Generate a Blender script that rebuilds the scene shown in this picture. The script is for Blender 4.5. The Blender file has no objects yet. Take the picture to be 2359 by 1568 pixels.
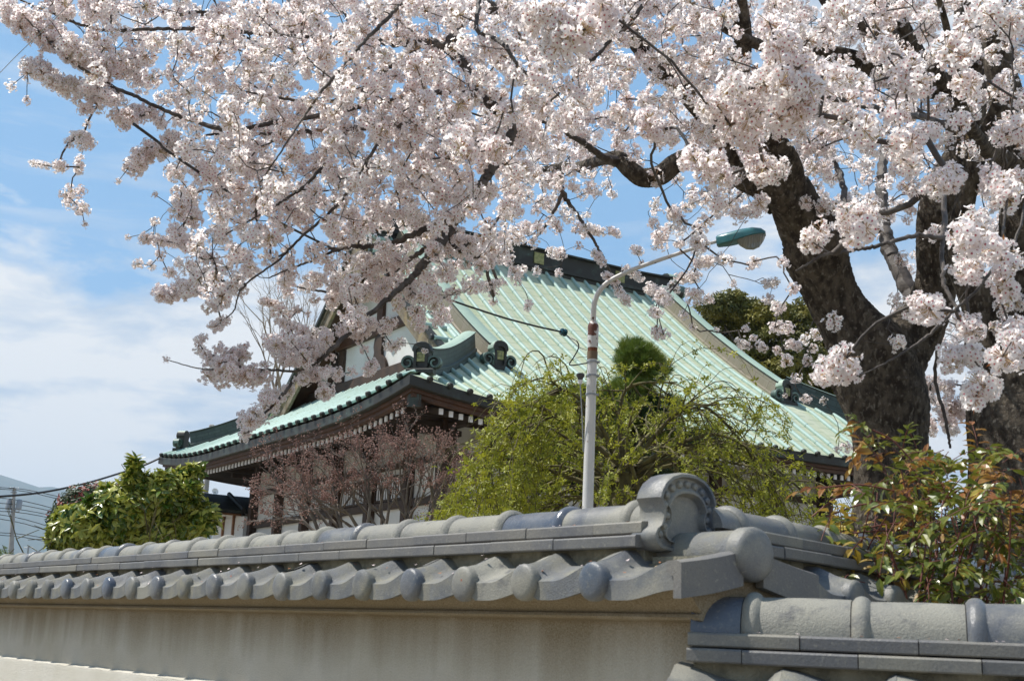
import bpy, math, random
import numpy as np
from mathutils import Vector, Matrix

# ------------------------------------------------------------------ camera, light, exposure
SC = bpy.context.scene
F, CX, CY = 2850.0, 1179.5, 784.0            # focal length and centre in units of a 2359 x 1568 picture
PITCH, ROLL = math.atan(681 / F), math.radians(2.3)
CAMP = np.array([0, 0, 1.6])
_f = np.array([0, math.cos(PITCH), math.sin(PITCH)]); _u = np.array([0, -math.sin(PITCH), math.cos(PITCH)]); _r = np.array([1.0, 0, 0])
cr, sr = math.cos(ROLL), math.sin(ROLL)
RX = cr * _r + sr * _u; RU = -sr * _r + cr * _u
cam = bpy.data.cameras.new("camera"); co = bpy.data.objects.new("camera", cam); SC.collection.objects.link(co)
m = Matrix.Identity(4)
CRX = cr * _r - -sr * _u
# image x axis and y axis in the world (picture turned clockwise by ROLL)
IX = cr * _r + sr * _u
IY = -sr * _r + cr * _u
for i in range(3):
    m[i][0] = IX[i]; m[i][1] = IY[i]; m[i][2] = -_f[i]; m[i][3] = CAMP[i]
co.matrix_world = m
cam.sensor_width = 36; cam.lens = F / 2359 * 36; cam.clip_start = 0.05; cam.clip_end = 20000
cam.dof.use_dof = True; cam.dof.focus_distance = 20.0; cam.dof.aperture_fstop = 12.0
SC.camera = co
SUN_AZ, SUN_EL = -79.0, 60.5
sd = Vector((math.sin(math.radians(SUN_AZ)) * math.cos(math.radians(SUN_EL)), math.cos(math.radians(SUN_AZ)) * math.cos(math.radians(SUN_EL)), math.sin(math.radians(SUN_EL))))
sl = bpy.data.lights.new("sun", 'SUN'); sl.energy = 5.0; sl.angle = math.radians(0.53); sl.color = (1.0, 0.955, 0.88)
so = bpy.data.objects.new("sun", sl); SC.collection.objects.link(so); so.rotation_euler = sd.to_track_quat('Z', 'Y').to_euler()
W = bpy.data.worlds.new("World"); SC.world = W; W.use_nodes = True
SC.view_settings.view_transform = 'Standard'; SC.view_settings.look = 'None'; SC.view_settings.exposure = 0.35; SC.view_settings.gamma = 1.0

class G:                                     # small node-graph helper
    def __init__(s, tree): s.t = tree; s.n = tree.nodes; s.l = tree.links
    def new(s, typ, ins=None, **kw):
        nd = s.n.new(typ)
        for k, v in kw.items(): setattr(nd, k, v)
        for k, v in (ins or {}).items():
            sk = nd.inputs[k]
            if isinstance(v, bpy.types.NodeSocket): s.l.new(v, sk)
            else:
                try: sk.default_value = v
                except Exception: sk.default_value = (v[0], v[1], v[2], 1)
        return nd
    def math(s, op, a, b=0.0, c=0.0, clamp=False): return s.new('ShaderNodeMath', {0: a, 1: b, 2: c}, operation=op, use_clamp=clamp).outputs[0]
    def mix(s, f, a, b): 
        nd = s.n.new('ShaderNodeMix'); nd.data_type = 'RGBA'
        for i, v in ((0, f), (6, a), (7, b)):
            sk = nd.inputs[i]
            if isinstance(v, bpy.types.NodeSocket): s.l.new(v, sk)
            else: sk.default_value = v if i == 0 else (v[0], v[1], v[2], 1)
        return nd.outputs[2]
    def noise(s, vec, scale, detail=4, rough=.55): return s.new('ShaderNodeTexNoise', {'Vector': vec, 'Scale': scale, 'Detail': detail, 'Roughness': rough}).outputs[0]
    def ramp(s, v, a, b, lo=0.0, hi=1.0): return s.new('ShaderNodeMapRange', {0: v, 1: a, 2: b, 3: lo, 4: hi}, clamp=True).outputs[0]

def make_world():
    g = G(W.node_tree); bg = g.n['Background']
    sky = g.new('ShaderNodeTexSky', sky_type='NISHITA', sun_disc=False, sun_elevation=math.radians(SUN_EL), sun_rotation=math.radians(SUN_AZ % 360), altitude=50, air_density=1.0, dust_density=0.6, ozone_density=2.0)
    tc = g.new('ShaderNodeTexCoord').outputs['Generated']
    sx = g.new('ShaderNodeSeparateXYZ', {0: tc})
    z = sx.outputs[2]
    def vm(v, s, a=(0, 0, 0)): return g.new('ShaderNodeVectorMath', {0: g.new('ShaderNodeVectorMath', {0: v, 1: s}, operation='MULTIPLY').outputs[0], 1: a}, operation='ADD').outputs[0]
    warp = vm(tc, (1.0, 1.0, 2.3), (.35, .1, .22))
    dist = g.new('ShaderNodeVectorMath', {0: warp, 1: g.new('ShaderNodeVectorMath', {0: g.new('ShaderNodeTexNoise', {'Vector': warp, 'Scale': 5.0, 'Detail': 3.0}).outputs[1], 1: (.10, .10, .10)}, operation='MULTIPLY').outputs[0]}, operation='ADD').outputs[0]
    n1 = g.noise(dist, 4.2, 9, .56)
    n2 = g.noise(vm(dist, (1, 1, 1), (3.3, 1.2, .4)), 11.0, 6, .6)
    base = g.math('ADD', g.math('MULTIPLY', n1, .80), g.math('MULTIPLY', n2, .20))
    el = g.ramp(z, .16, .38, .19, -.16)                      # more cloud low down, clear higher up
    az = g.ramp(sx.outputs[0], -.05, .20, 0.0, .15)
    cov = g.math('ADD', g.math('ADD', base, el), az)
    mask = g.ramp(cov, .52, .60)
    wis = g.noise(vm(dist, (2.2, 2.0, 8.0)), 1.9, 7, .6)
    wm = g.math('MULTIPLY', g.ramp(wis, .50, .72), .40)
    mask = g.math('MAXIMUM', mask, wm)
    shade = g.noise(vm(dist, (1, 1, 1.5), (.7, .1, .12)), 6.5, 8, .58)
    cc = g.mix(g.ramp(shade, .40, .54), (4.6, 5.4, 6.4), (7.8, 7.7, 7.5))
    tint = g.mix(0.72, sky.outputs[0], (2.1, 4.35, 7.15))
    col = g.mix(g.math('MULTIPLY', mask, .93), tint, cc)
    up = g.ramp(z, .40, .85, 1.0, .50)                       # deeper blue overhead
    col = g.new('ShaderNodeVectorMath', {0: col, 1: g.new('ShaderNodeCombineXYZ', {0: up, 1: g.math('POWER', up, .92), 2: g.math('POWER', up, .75)}).outputs[0]}, operation='MULTIPLY').outputs[0]
    g.l.new(col, bg.inputs[0]); bg.inputs[1].default_value = 0.1
make_world()

# ------------------------------------------------------------------ geometry of the picture
def ray(x, y):
    return _f + IX * ((x - CX) / F) - IY * ((y - CY) / F)
def at(x, y, Y):                              # point on the line of sight through (x, y) at forward distance Y
    d = ray(x, y); return CAMP + d * (Y / d[1])

# ------------------------------------------------------------------ object helpers
COL = SC.collection
def empty(name, loc, label=None, cat=None, group=None, kind=None):
    o = bpy.data.objects.new(name, None); COL.objects.link(o); o.location = loc; o.empty_display_size = .1
    return tag(o, label, cat, group, kind)
def tag(o, label=None, cat=None, group=None, kind=None):
    if label: o['label'] = label
    if cat: o['category'] = cat
    if group: o['group'] = group
    if kind: o['kind'] = kind
    return o
def root_of(o):
    p = Vector((0, 0, 0))
    while o is not None: p = p + o.location; o = o.parent
    return p
class MB:                                     # collects shapes, then links them as ONE mesh object
    def __init__(s): s.v = []; s.f = []; s.mi = []; s.uv = {}
    def add(s, vs, fs, mi=0):
        b = len(s.v); s.v += [tuple(map(float, p)) for p in vs]
        for f in fs: s.f.append([b + i for i in f]); s.mi.append(mi)
        return b
    def hexa(s, p, mi=0):                     # 8 corners: bottom 4 (ccw), top 4
        s.add(p, [(0, 3, 2, 1), (4, 5, 6, 7), (0, 1, 5, 4), (1, 2, 6, 5), (2, 3, 7, 6), (3, 0, 4, 7)], mi)
    def box(s, o, ax, ay, az, mi=0):          # origin corner and three edge vectors
        o, ax, ay, az = map(np.asarray, (o, ax, ay, az))
        s.hexa([o, o + ax, o + ax + ay, o + ay, o + az, o + ax + az, o + ax + ay + az, o + ay + az], mi)
    def bbox(s, o, ax, ay, az, b, mi=0):      # box with chamfered long edges along ax
        o, ax, ay, az = map(lambda q: np.asarray(q, float), (o, ax, ay, az))
        y, z = ay / np.linalg.norm(ay), az / np.linalg.norm(az); ly, lz = np.linalg.norm(ay), np.linalg.norm(az)
        pr = [(b, 0), (ly - b, 0), (ly, b), (ly, lz - b), (ly - b, lz), (b, lz), (0, lz - b), (0, b)]
        s.extrude([o + y * p + z * q for p, q in pr], ax, mi)
    def extrude(s, pts, d, mi=0, mi_cap=None):
        n = len(pts); d = np.asarray(d, float); P = [np.asarray(p, float) for p in pts]
        b = s.add(P + [p + d for p in P], [(i, (i + 1) % n, n + (i + 1) % n, n + i) for i in range(n)], mi)
        mc = mi if mi_cap is None else mi_cap
        s.f.append([b + i for i in reversed(range(n))]); s.mi.append(mc)
        s.f.append([b + n + i for i in range(n)]); s.mi.append(mc)
    def sweep(s, sections, mi=0, caps=True, closed=True):   # list of rings with the same number of points
        n = len(sections[0]); b = len(s.v)
        for r in sections: s.v += [tuple(map(float, p)) for p in r]
        for k in range(len(sections) - 1):
            for i in range(n if closed else n - 1):
                j = (i + 1) % n
                s.f.append([b + k * n + i, b + k * n + j, b + (k + 1) * n + j, b + (k + 1) * n + i]); s.mi.append(mi if not isinstance(mi, (list, tuple)) else mi[i])
        if caps:
            m0 = mi if not isinstance(mi, (list, tuple)) else mi[-1]
            s.f.append([b + i for i in reversed(range(n))]); s.mi.append(m0)
            s.f.append([b + (len(sections) - 1) * n + i for i in range(n)]); s.mi.append(m0)
    def tube(s, pts, rad, sides=6, mi=0, caps=True):
        P = [np.asarray(p, float) for p in pts]; n = len(P)
        if not hasattr(rad, '__len__'): rad = [rad] * n
        ref = None; rings = []
        for i in range(n):
            t = P[min(i + 1, n - 1)] - P[max(i - 1, 0)]; L = np.linalg.norm(t); t = t / (L if L > 1e-9 else 1)
            if ref is None: ref = np.cross(t, (0, 0, 1.0)) if abs(t[2]) < .9 else np.cross(t, (1.0, 0, 0))
            ref = ref - t * (ref @ t); ref /= max(np.linalg.norm(ref), 1e-9); bi = np.cross(t, ref)
            rings.append([P[i] + rad[i] * (math.cos(a) * ref + math.sin(a) * bi) for a in [2 * math.pi * k / sides for k in range(sides)]])
        s.sweep(rings, mi, caps)
    def lathe(s, o, axis, prof, sides=20, mi=0):            # prof: (distance along axis, radius)
        o = np.asarray(o, float); t = np.asarray(axis, float); t = t / np.linalg.norm(t)
        ref = np.cross(t, (0, 0, 1.0)) if abs(t[2]) < .9 else np.array([1.0, 0, 0]); ref /= np.linalg.norm(ref); bi = np.cross(t, ref)
        s.sweep([[o + t * d + max(r, 1e-4) * (math.cos(a) * ref + math.sin(a) * bi) for a in [2 * math.pi * k / sides for k in range(sides)]] for d, r in prof], mi, True)
    def build(s, name, mats, parent=None, smooth=True, uvs=None, loc=None, label=None):
        if not isinstance(mats, (list, tuple)): mats = [mats]
        me = bpy.data.meshes.new(name); org = root_of(parent) if parent else Vector(loc if loc is not None else (0, 0, 0))
        o3 = np.array(org)
        me.from_pydata([tuple(np.subtract(p, o3)) for p in s.v], [], s.f); 
        for mt in mats: me.materials.append(mt)
        me.polygons.foreach_set('material_index', s.mi)
        if smooth: 
            me.polygons.foreach_set('use_smooth', [True] * len(s.f)); me.update()
            me.set_sharp_from_angle(angle=math.radians(38))
        if uvs is not None:
            l = me.uv_layers.new(name='uv'); li = np.zeros(len(me.loops), int); me.loops.foreach_get('vertex_index', li)
            l.data.foreach_set('uv', np.asarray(uvs, float)[li].ravel())
        ob = bpy.data.objects.new(name, me); COL.objects.link(ob)
        if parent: ob.parent = parent
        else: ob.location = org
        if label: ob['label'] = label
        return ob
def npmesh(name, V, loops, sizes, mi, mats, parent=None, smooth=False, loc=None, kind=None, label=None):
    me = bpy.data.meshes.new(name); org = np.array(root_of(parent) if parent else (loc if loc is not None else (0, 0, 0)))
    V = (V - org).astype(np.float32)
    me.vertices.add(len(V)); me.vertices.foreach_set('co', V.ravel())
    me.loops.add(len(loops)); me.loops.foreach_set('vertex_index', loops.astype(np.int32))
    me.polygons.add(len(sizes)); st = np.concatenate([[0], np.cumsum(sizes)[:-1]]).astype(np.int32)
    me.polygons.foreach_set('loop_start', st); me.polygons.foreach_set('loop_total', sizes.astype(np.int32))
    for mt in mats: me.materials.append(mt)
    me.polygons.foreach_set('material_index', mi.astype(np.int32))
    me.update(calc_edges=True); me.validate()
    if smooth: me.polygons.foreach_set('use_smooth', [True] * len(sizes))
    ob = bpy.data.objects.new(name, me); COL.objects.link(ob)
    if parent: ob.parent = parent
    else: ob.location = org
    if kind: ob['kind'] = kind
    if label: ob['label'] = label
    return ob

# ------------------------------------------------------------------ materials
def mat(name, col, rough=.6, col2=None, nscale=4, lo=.4, hi=.6, bump=0, bscale=60, bdist=.02, spec=.5, metal=0, coat=0, detail=6, trans=0, stretch=None, col3=None, n3=12, lo3=.55, hi3=.7, rough2=None, speck=0, speck_scale=420, chips=0):
    mt = bpy.data.materials.new(name); mt.use_nodes = True; g = G(mt.node_tree); b = g.n['Principled BSDF']
    geo = g.new('ShaderNodeTexCoord').outputs['Object']
    if stretch: geo = g.new('ShaderNodeVectorMath', {0: geo, 1: stretch}, operation='MULTIPLY').outputs[0]
    c = None
    if col2:
        nf = g.ramp(g.noise(geo, nscale, detail), lo, hi); c = g.mix(nf, col, col2)
        if rough2 is not None: g.l.new(g.ramp(nf, 0, 1, rough, rough2), b.inputs['Roughness'])
    if col3: c = g.mix(g.ramp(g.noise(geo, n3, 6), lo3, hi3), c if c is not None else col, col3)
    if speck:
        sp = g.noise(geo, speck_scale, 3, .7); c0 = c if c is not None else col
        c = g.mix(g.ramp(sp, .50, .66, 0, speck), c0, (.045, .045, .045)); c = g.mix(g.ramp(g.noise(geo, speck_scale * .21, 5, .7), .56, .70, 0, speck * .8), c, (.40, .37, .28))
    if chips: c = g.mix(g.ramp(g.noise(geo, 17, 4, .6), chips, chips + .008), c, (.26, .085, .045))
    if c is not None: g.l.new(c, b.inputs['Base Color'])
    else: b.inputs['Base Color'].default_value = (*col, 1)
    if not (col2 and rough2 is not None): b.inputs['Roughness'].default_value = rough
    b.inputs['Specular IOR Level'].default_value = spec; b.inputs['Metallic'].default_value = metal; b.inputs['Coat Weight'].default_value = coat; b.inputs['Coat Roughness'].default_value = .12
    if bump:
        bp = g.new('ShaderNodeBump', {'Strength': bump, 'Distance': bdist, 'Height': g.noise(geo, bscale, 6, .65)}); g.l.new(bp.outputs[0], b.inputs['Normal'])
    if trans:
        tr = g.new('ShaderNodeBsdfTranslucent', {'Color': c if c is not None else (*col, 1)}); mx = g.new('ShaderNodeMixShader', {0: trans, 1: b.outputs[0], 2: tr.outputs[0]})
        g.l.new(mx.outputs[0], g.n['Material Output'].inputs[0])
    return mt
M = {}
M['tile'] = mat('grey_glazed_tile', (.125, .13, .14), .30, (.25, .24, .20), 7, .38, .62, speck=.45, chips=.735, bump=.18, bscale=180, rough2=.62, col3=(.075, .095, .125), n3=4, lo3=.56, hi3=.7)
M['tile_matte'] = mat('weathered_tile_body', (.12, .126, .13), .55, (.24, .228, .178), 9, .40, .66, speck=.38, chips=.74, bump=.35, bscale=220, rough2=.85, col3=(.16, .17, .18), n3=30, lo3=.5, hi3=.75)
M['noshi'] = mat('flat_ridge_tile', (.12, .12, .125), .5, (.19, .18, .16), 6, .35, .65, speck=.45, chips=.735, bump=.2, bscale=150, rough2=.75)
M['tile_blue'] = mat('blue_grey_glazed_tile', (.085, .10, .13), .2, (.17, .175, .175), 5, .45, .7, speck=.35, bump=.12, bscale=180, rough2=.5)
M['tile_lichen'] = mat('lichened_tile', (.20, .195, .17), .45, (.29, .28, .235), 8, .35, .6, speck=.38, bump=.35, bscale=200, rough2=.8, col3=(.13, .13, .125), n3=24, lo3=.55, hi3=.72)
M['noshi_b'] = mat('flat_ridge_tile_darker', (.10, .10, .105), .5, (.17, .165, .15), 7, .35, .65, speck=.4, bump=.15, bscale=150)
M['noshi_c'] = mat('flat_ridge_tile_paler', (.17, .165, .155), .6, (.24, .225, .185), 9, .35, .6, speck=.45, bump=.2, bscale=150)
M['terracotta'] = mat('chipped_clay', (.30, .11, .06), .9)
def plaster(name, c1, c2, stain):
    mt = bpy.data.materials.new(name); mt.use_nodes = True; g = G(mt.node_tree); b = g.n['Principled BSDF']
    p = g.new('ShaderNodeTexCoord').outputs['Object']; z = g.new('ShaderNodeSeparateXYZ', {0: p}).outputs[2]
    streak = g.noise(g.new('ShaderNodeVectorMath', {0: p, 1: (3.0, 3.0, .25)}, operation='MULTIPLY').outputs[0], 2.2, 5)
    zz = g.math('ADD', z, g.math('MULTIPLY', g.math('SUBTRACT', streak, .5), .26))
    band = g.ramp(zz, 1.47, 1.64)                            # grime under the eave, with a ragged lower edge
    fine = g.ramp(g.noise(p, 260, 3), .35, .7)
    c = g.mix(g.ramp(g.noise(p, 2.0, 5), .35, .65), c1, c2)
    c = g.mix(g.math('MULTIPLY', band, g.ramp(fine, 0, 1, .6, .92)), c, stain)
    c = g.mix(g.math('MULTIPLY', fine, .18), c, (.12, .10, .07))
    runs = g.noise(g.new('ShaderNodeVectorMath', {0: p, 1: (9.0, 9.0, .22)}, operation='MULTIPLY').outputs[0], 2.0, 4)
    c = g.mix(g.math('MULTIPLY', g.ramp(runs, .64, .78), .14), c, (.62, .61, .58)); c = g.mix(g.math('MULTIPLY', g.ramp(runs, .38, .24), .10), c, (.20, .17, .12))
    g.l.new(c, b.inputs['Base Color']); b.inputs['Roughness'].default_value = .95; b.inputs['Specular IOR Level'].default_value = .1
    bp = g.new('ShaderNodeBump', {'Strength': .55, 'Distance': .006, 'Height': g.noise(p, 170, 4)}); g.l.new(bp.outputs[0], b.inputs['Normal'])
    return mt
M['plaster'] = plaster('sand_plaster', (.55, .51, .43), (.47, .425, .335), (.17, .12, .055))
M['plaster_lower'] = mat('pale_sand_plaster', (.62, .59, .52), .95, (.55, .52, .44), 3, .35, .65, bump=.5, bscale=140, spec=.1)
M['mortar'] = mat('lichened_mortar', (.16, .15, .11), .95, (.28, .26, .19), 18, .4, .6, bump=.6, bscale=90)

def copper(name, c1, c2, seam=(.16, .22, .15), bw=.9, bh=.36, rough=.5, mort=.014, spec=.4, pan=False):
    mt = bpy.data.materials.new(name); mt.use_nodes = True; g = G(mt.node_tree); b = g.n['Principled BSDF']
    uv = g.new('ShaderNodeTexCoord').outputs['UV']; p = g.new('ShaderNodeTexCoord').outputs['Object']
    if pan:                                                  # one sheet joint per row in each pan, stepped from pan to pan
        su = g.new('ShaderNodeSeparateXYZ', {0: uv}); pi_ = g.math('FLOOR', g.math('DIVIDE', g.math('SUBTRACT', su.outputs[0], .42), .467))
        vv = g.math('ADD', g.math('ADD', su.outputs[1], g.math('MULTIPLY', pi_, .155)), g.math('MULTIPLY', g.noise(p, .8, 2), .03)); fr = g.math('FRACT', g.math('DIVIDE', vv, bh)); row = g.math('FLOOR', g.math('DIVIDE', vv, bh))
        seamf = g.math('LESS_THAN', fr, .045)
        wn = g.new('ShaderNodeTexWhiteNoise', {'Vector': g.new('ShaderNodeCombineXYZ', {0: pi_, 1: row, 2: 0.0}).outputs[0]}).outputs[0]
        c = g.mix(wn, c1, c2); c = g.mix(g.ramp(fr, .0, .25, .25, 0), c, (c1[0] * .72, c1[1] * .82, c1[2] * .66)); c = g.mix(g.math('MULTIPLY', seamf, .8), c, seam); bh_ = g.math('SUBTRACT', 1.0, seamf)
        class _B: outputs = [c, seamf]
        br = _B
    else:
        br = g.new('ShaderNodeTexBrick', {'Vector': uv, 'Color1': (*c1, 1), 'Color2': (*c2, 1), 'Mortar': (*seam, 1), 'Scale': 1.0, 'Mortar Size': mort, 'Mortar Smooth': .3, 'Brick Width': bw, 'Row Height': bh, 'Bias': 0.0}, offset=.5)
    st = g.noise(g.new('ShaderNodeVectorMath', {0: uv, 1: (7.0, .7, 1)}, operation='MULTIPLY').outputs[0], 1.0, 5)
    c = g.mix(g.ramp(st, .42, .70, 0, .75), br.outputs[0], (c1[0] * .72, c1[1] * .80, c1[2] * .66))
    c = g.mix(g.ramp(g.noise(p, 1.3, 4), .45, .7, 0, .35), c, (c2[0] * 1.12, c2[1] * 1.03, c2[2] * .86))
    g.l.new(c, b.inputs['Base Color']); b.inputs['Roughness'].default_value = rough; b.inputs['Specular IOR Level'].default_value = spec
    bp = g.new('ShaderNodeBump', {'Strength': .5, 'Distance': .01, 'Height': g.math('SUBTRACT', 1.0, br.outputs[1])}); g.l.new(bp.outputs[0], b.inputs['Normal'])
    return mt
M['cu_pan'] = copper('verdigris_copper_sheet', (.48, .515, .385), (.53, .56, .43), bw=.467, bh=.40, rough=.7, spec=.15, pan=True)
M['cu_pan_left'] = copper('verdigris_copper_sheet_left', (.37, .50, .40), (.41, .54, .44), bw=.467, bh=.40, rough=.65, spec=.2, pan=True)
M['cu_roll'] = mat('verdigris_copper_roll', (.34, .475, .42), .6, (.39, .53, .475), 2.0, .35, .65, col3=(.26, .34, .24), n3=5, lo3=.56, hi3=.75)
M['cu_cap'] = mat('pale_verdigris_cap', (.30, .40, .32), .55, (.36, .46, .37), 1.5, .35, .65, col3=(.22, .33, .27), n3=6, lo3=.6, hi3=.72)
M['cu_dark'] = mat('dark_patina_copper', (.035, .035, .031), .5, (.06, .08, .07), 2.5, .5, .7, col3=(.11, .19, .16), n3=5, lo3=.68, hi3=.78, spec=.25)
M['cu_mid'] = mat('brown_grey_copper', (.27, .235, .18), .55, (.31, .28, .22), 1.0, .35, .65, col3=(.33, .36, .28), n3=7, lo3=.6, hi3=.75)
M['cu_brick'] = copper('dark_patina_plates', (.04, .06, .058), (.06, .085, .078), seam=(.012, .015, .015), bw=.42, bh=.16, mort=.008)
M['cu_midplate'] = copper('brown_copper_plates', (.27, .235, .185), (.31, .275, .215), seam=(.12, .10, .07), bw=.62, bh=.3, mort=.008)
M['wood'] = mat('dark_stained_wood', (.030, .017, .011), .7, (.06, .032, .018), 3, .35, .65, stretch=(1, 1, 1), bump=.2, bscale=30)
M['wood_brown'] = mat('brown_wood', (.045, .018, .008), .65, (.08, .033, .015), 3, .35, .65, bump=.2, bscale=30)
M['wood_grey'] = mat('silvered_timber', (.20, .17, .125), .85, (.115, .085, .05), 9, .38, .62, stretch=(.7, .7, .7), col3=(.30, .23, .12), n3=3, lo3=.5, hi3=.7)
M['wood_black'] = mat('black_timber', (.028, .018, .014), .7, (.045, .03, .022), 4)
M['white'] = mat('white_lime_plaster', (.66, .66, .64), .9, (.56, .55, .51), 1.2, .4, .7)
M['whitepaint'] = mat('white_end_paint', (.75, .75, .76), .7)
M['gold'] = mat('tarnished_gilt_copper', (.20, .21, .08), .5, (.32, .31, .13), 14, .4, .6, metal=.3)
M['dark'] = mat('dark_interior', (.02, .02, .022), .5)
# ------------------------------------------------------------------ ground, mountain
def make_ground():
    mb = MB(); n = 40; R = 9000
    xs = np.linspace(-R, R, n)
    vs = [(x, y, 0) for y in xs for x in xs]
    fs = [(j * n + i, j * n + i + 1, (j + 1) * n + i + 1, (j + 1) * n + i) for j in range(n - 1) for i in range(n - 1)]
    mb.add(vs, fs)
    g = mat('packed_earth', (.20, .17, .12), .95, (.27, .24, .18), .6, .35, .65, bump=.3, bscale=20)
    tag(mb.build('ground', g), kind='structure')
    # wooded mountain far away on the left
    mb = MB(); pts = []
    rnd = np.random.RandomState(3)
    nx, ny = 90, 26
    for j in range(ny):
        for i in range(nx):
            x = -5200 + i * 60.0; y = 5200 + j * 110.0
            prof = float(np.interp(x, [-5200, -4300, -3300, -2800, -2455, -1740, -1000, -200, 140], [300, 620, 800, 745, 672, 540, 380, 160, 0]))
            h = prof * math.sin(math.pi * min(1, j / (ny - 1) * 1.02)) ** .8 + 10 * math.sin(i * .9 + j * .7) + 8 * math.sin(i * 2.1 - j * 1.3) + rnd.uniform(-6, 6)
            pts.append((x, y, max(h, -2) if prof > 6 else -3))
    mb.add(pts, [(j * nx + i, j * nx + i + 1, (j + 1) * nx + i + 1, (j + 1) * nx + i) for j in range(ny - 1) for i in range(nx - 1)])
    tag(mb.build('mountain', mat('mountain_forest', (.05, .075, .045), .95, (.085, .09, .05), .02, .4, .6)), kind='structure')
make_ground()

# ------------------------------------------------------------------ tiled plaster walls
def azv(a): a = math.radians(a); return np.array([math.sin(a), math.cos(a), 0.0])
UP = np.array([0, 0, 1.0])
class WF:                                     # frame of a wall: o = a point of the ridge axis on the ground, u = along, n = towards its front
    def __init__(s, o, u, n, dz=0.0): s.o = np.asarray(o, float); s.u = u; s.n = n; s.dz = dz
    def p(s, a, off, z): return s.o + s.u * a + s.n * off + UP * (z + s.dz)
def tile_h(q):                                # height over the trough across one pan tile, q in 0..1 from roll to roll
    q = q % 1.0
    if q < .20: return .043 * (.5 + .5 * math.cos(math.pi * q / .20)) ** .9 + .002
    return .002 + .041 * (.5 - .5 * math.cos(math.pi * max(0, (q - .38)) / .62)) ** 1.05 if q > .38 else .002
def eave_tiles(w, a0, n, pitch, side, root, name='eave_tiles', skip_disc=(), verge=False):
    """pan tiles running from under the ridge courses to the eave; side +1 front, -1 back; troughs drop towards -u from each roll"""
    mt = MB(); md = MB(); rnd = random.Random(5)
    for k in range(n):
        ak = a0 + k * pitch; j0 = rnd.uniform(-.003, .003); dz0 = rnd.uniform(-.0015, .0015)
        N = 16; rows = [(.225, 1.735), (.223, 1.736), (.18, 1.752), (.13, 1.778), (.06, 1.79)]
        top = []; 
        for off, z in rows:
            dv = (0 if off > .2 else float(np.interp(off, [.06, .13, .18], [.034, .028, .014]))) if verge and k == 0 else 0
            top.append([w.p(ak - pitch * q / N * .998, off * side + side * j0, z + dz0 + tile_h(q / N) * (1 if off > .2 else .96 - (.22 - off) * 1.6) - dv * q / N) for q in range(N + 1)])
        # front apron
        low = []; low2 = []
        for q in range(N + 1):
            h = tile_h(q / N); lowz = 1.690 + h * .55
            low.append(w.p(ak - pitch * q / N * .998, (.226 + j0) * side, lowz + dz0)); low2.append(w.p(ak - pitch * q / N * .998, (.205 + j0) * side, lowz + dz0 + .004))
        sec = [low2, low] + top
        mt.sweep(sec, rnd.choice([0, 0, 0, 1, 2]), caps=False, closed=False)
        if k in skip_disc: continue
        c = w.p(ak, (.232 + j0) * side, 1.735 + dz0)
        rr = .0465
        md.lathe(c - w.n * side * .05, w.n * side, [(0, rr * .86), (.028, rr * .86), (.030, rr * .9), (.034, rr), (.050, rr * 1.01), (.056, rr * .97), (.060, rr * .86), (.0625, rr * .6), (.064, 0)], 28, rnd.choice([0, 0, 1, 2]))
    a = mt.build(name, [M['tile_matte'], M['tile_lichen'], M['tile']], root); b = md.build('round_eave_caps', [M['tile'], M['tile_blue'], M['tile_matte']], root)
    return a, b
def ridge(w, a0, a1, first, pitch, r, root, z0=1.889):
    mb = MB(); rnd = random.Random(int(a0 * 100) + 7)
    def ring(a, rr, dz=0): return [w.p(a, rr * 1.02 * math.cos(t), z0 + dz + rr * 1.0 * math.sin(t)) for t in np.linspace(0, math.pi, 19)]
    a = a0; k = 0; cuts = [a0]; x = first
    while x < a1: cuts.append(x); x += pitch
    cuts.append(a1)
    for i in range(len(cuts) - 1):
        dz = rnd.uniform(-.002, .002)
        c0, c1 = cuts[i], cuts[i + 1]
        prof = []
        if i > 0:                                            # the collar of each tile
            for t in np.linspace(0, 1, 7): prof.append((c0 - .02 + .04 * t, r + .012 * math.sin(math.pi * t) ** .6))
            c0 += .021
        prof += [(c0 + .001, r), ((c0 + c1) / 2, r + .0015), (c1 - .022, r)]
        mb.sweep([ring(aa, rr, dz) for aa, rr in prof], rnd.choice([0, 0, 1, 2, 2]), caps=True)
    return mb.build('ridge_tiles', [M['tile'], M['tile_blue'], M['tile_lichen']], root)
def courses(w, a0, a1, root, L=.272, shift=0.0):
    mb = MB(); rnd = random.Random(11)
    for (hw, z, h, sh) in ((.118, 1.857, .030, 0.0), (.136, 1.823, .030, .5)):
        x = a0 - L * ((sh + shift) % 1.0)
        while x < a1:
            b0, b1 = max(x, a0), min(x + L, a1)
            if b1 - b0 > .03:
                for sgn in (1, -1):
                    jo = rnd.uniform(-.003, .003); jz = rnd.uniform(-.001, .001)
                    o = w.p(b0 + .0012, sgn * .004, z + jz + .007); y = w.n * sgn * (hw + jo - .004) - UP * .007
                    mb.bbox(o, w.u * (b1 - b0 - .0024), y, UP * h, .0035, rnd.choice([0, 0, 1, 2]))
            x += L
    mb.build('flat_ridge_courses', [M['noshi'], M['noshi_b'], M['noshi_c']], root)
    mb = MB()
    mb.box(w.p(a0 + .01, -.095, 1.72), w.u * (a1 - a0 - .01), w.n * .19, UP * .108)
    mb.build('bedding_mortar', M['mortar'], root)
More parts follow.
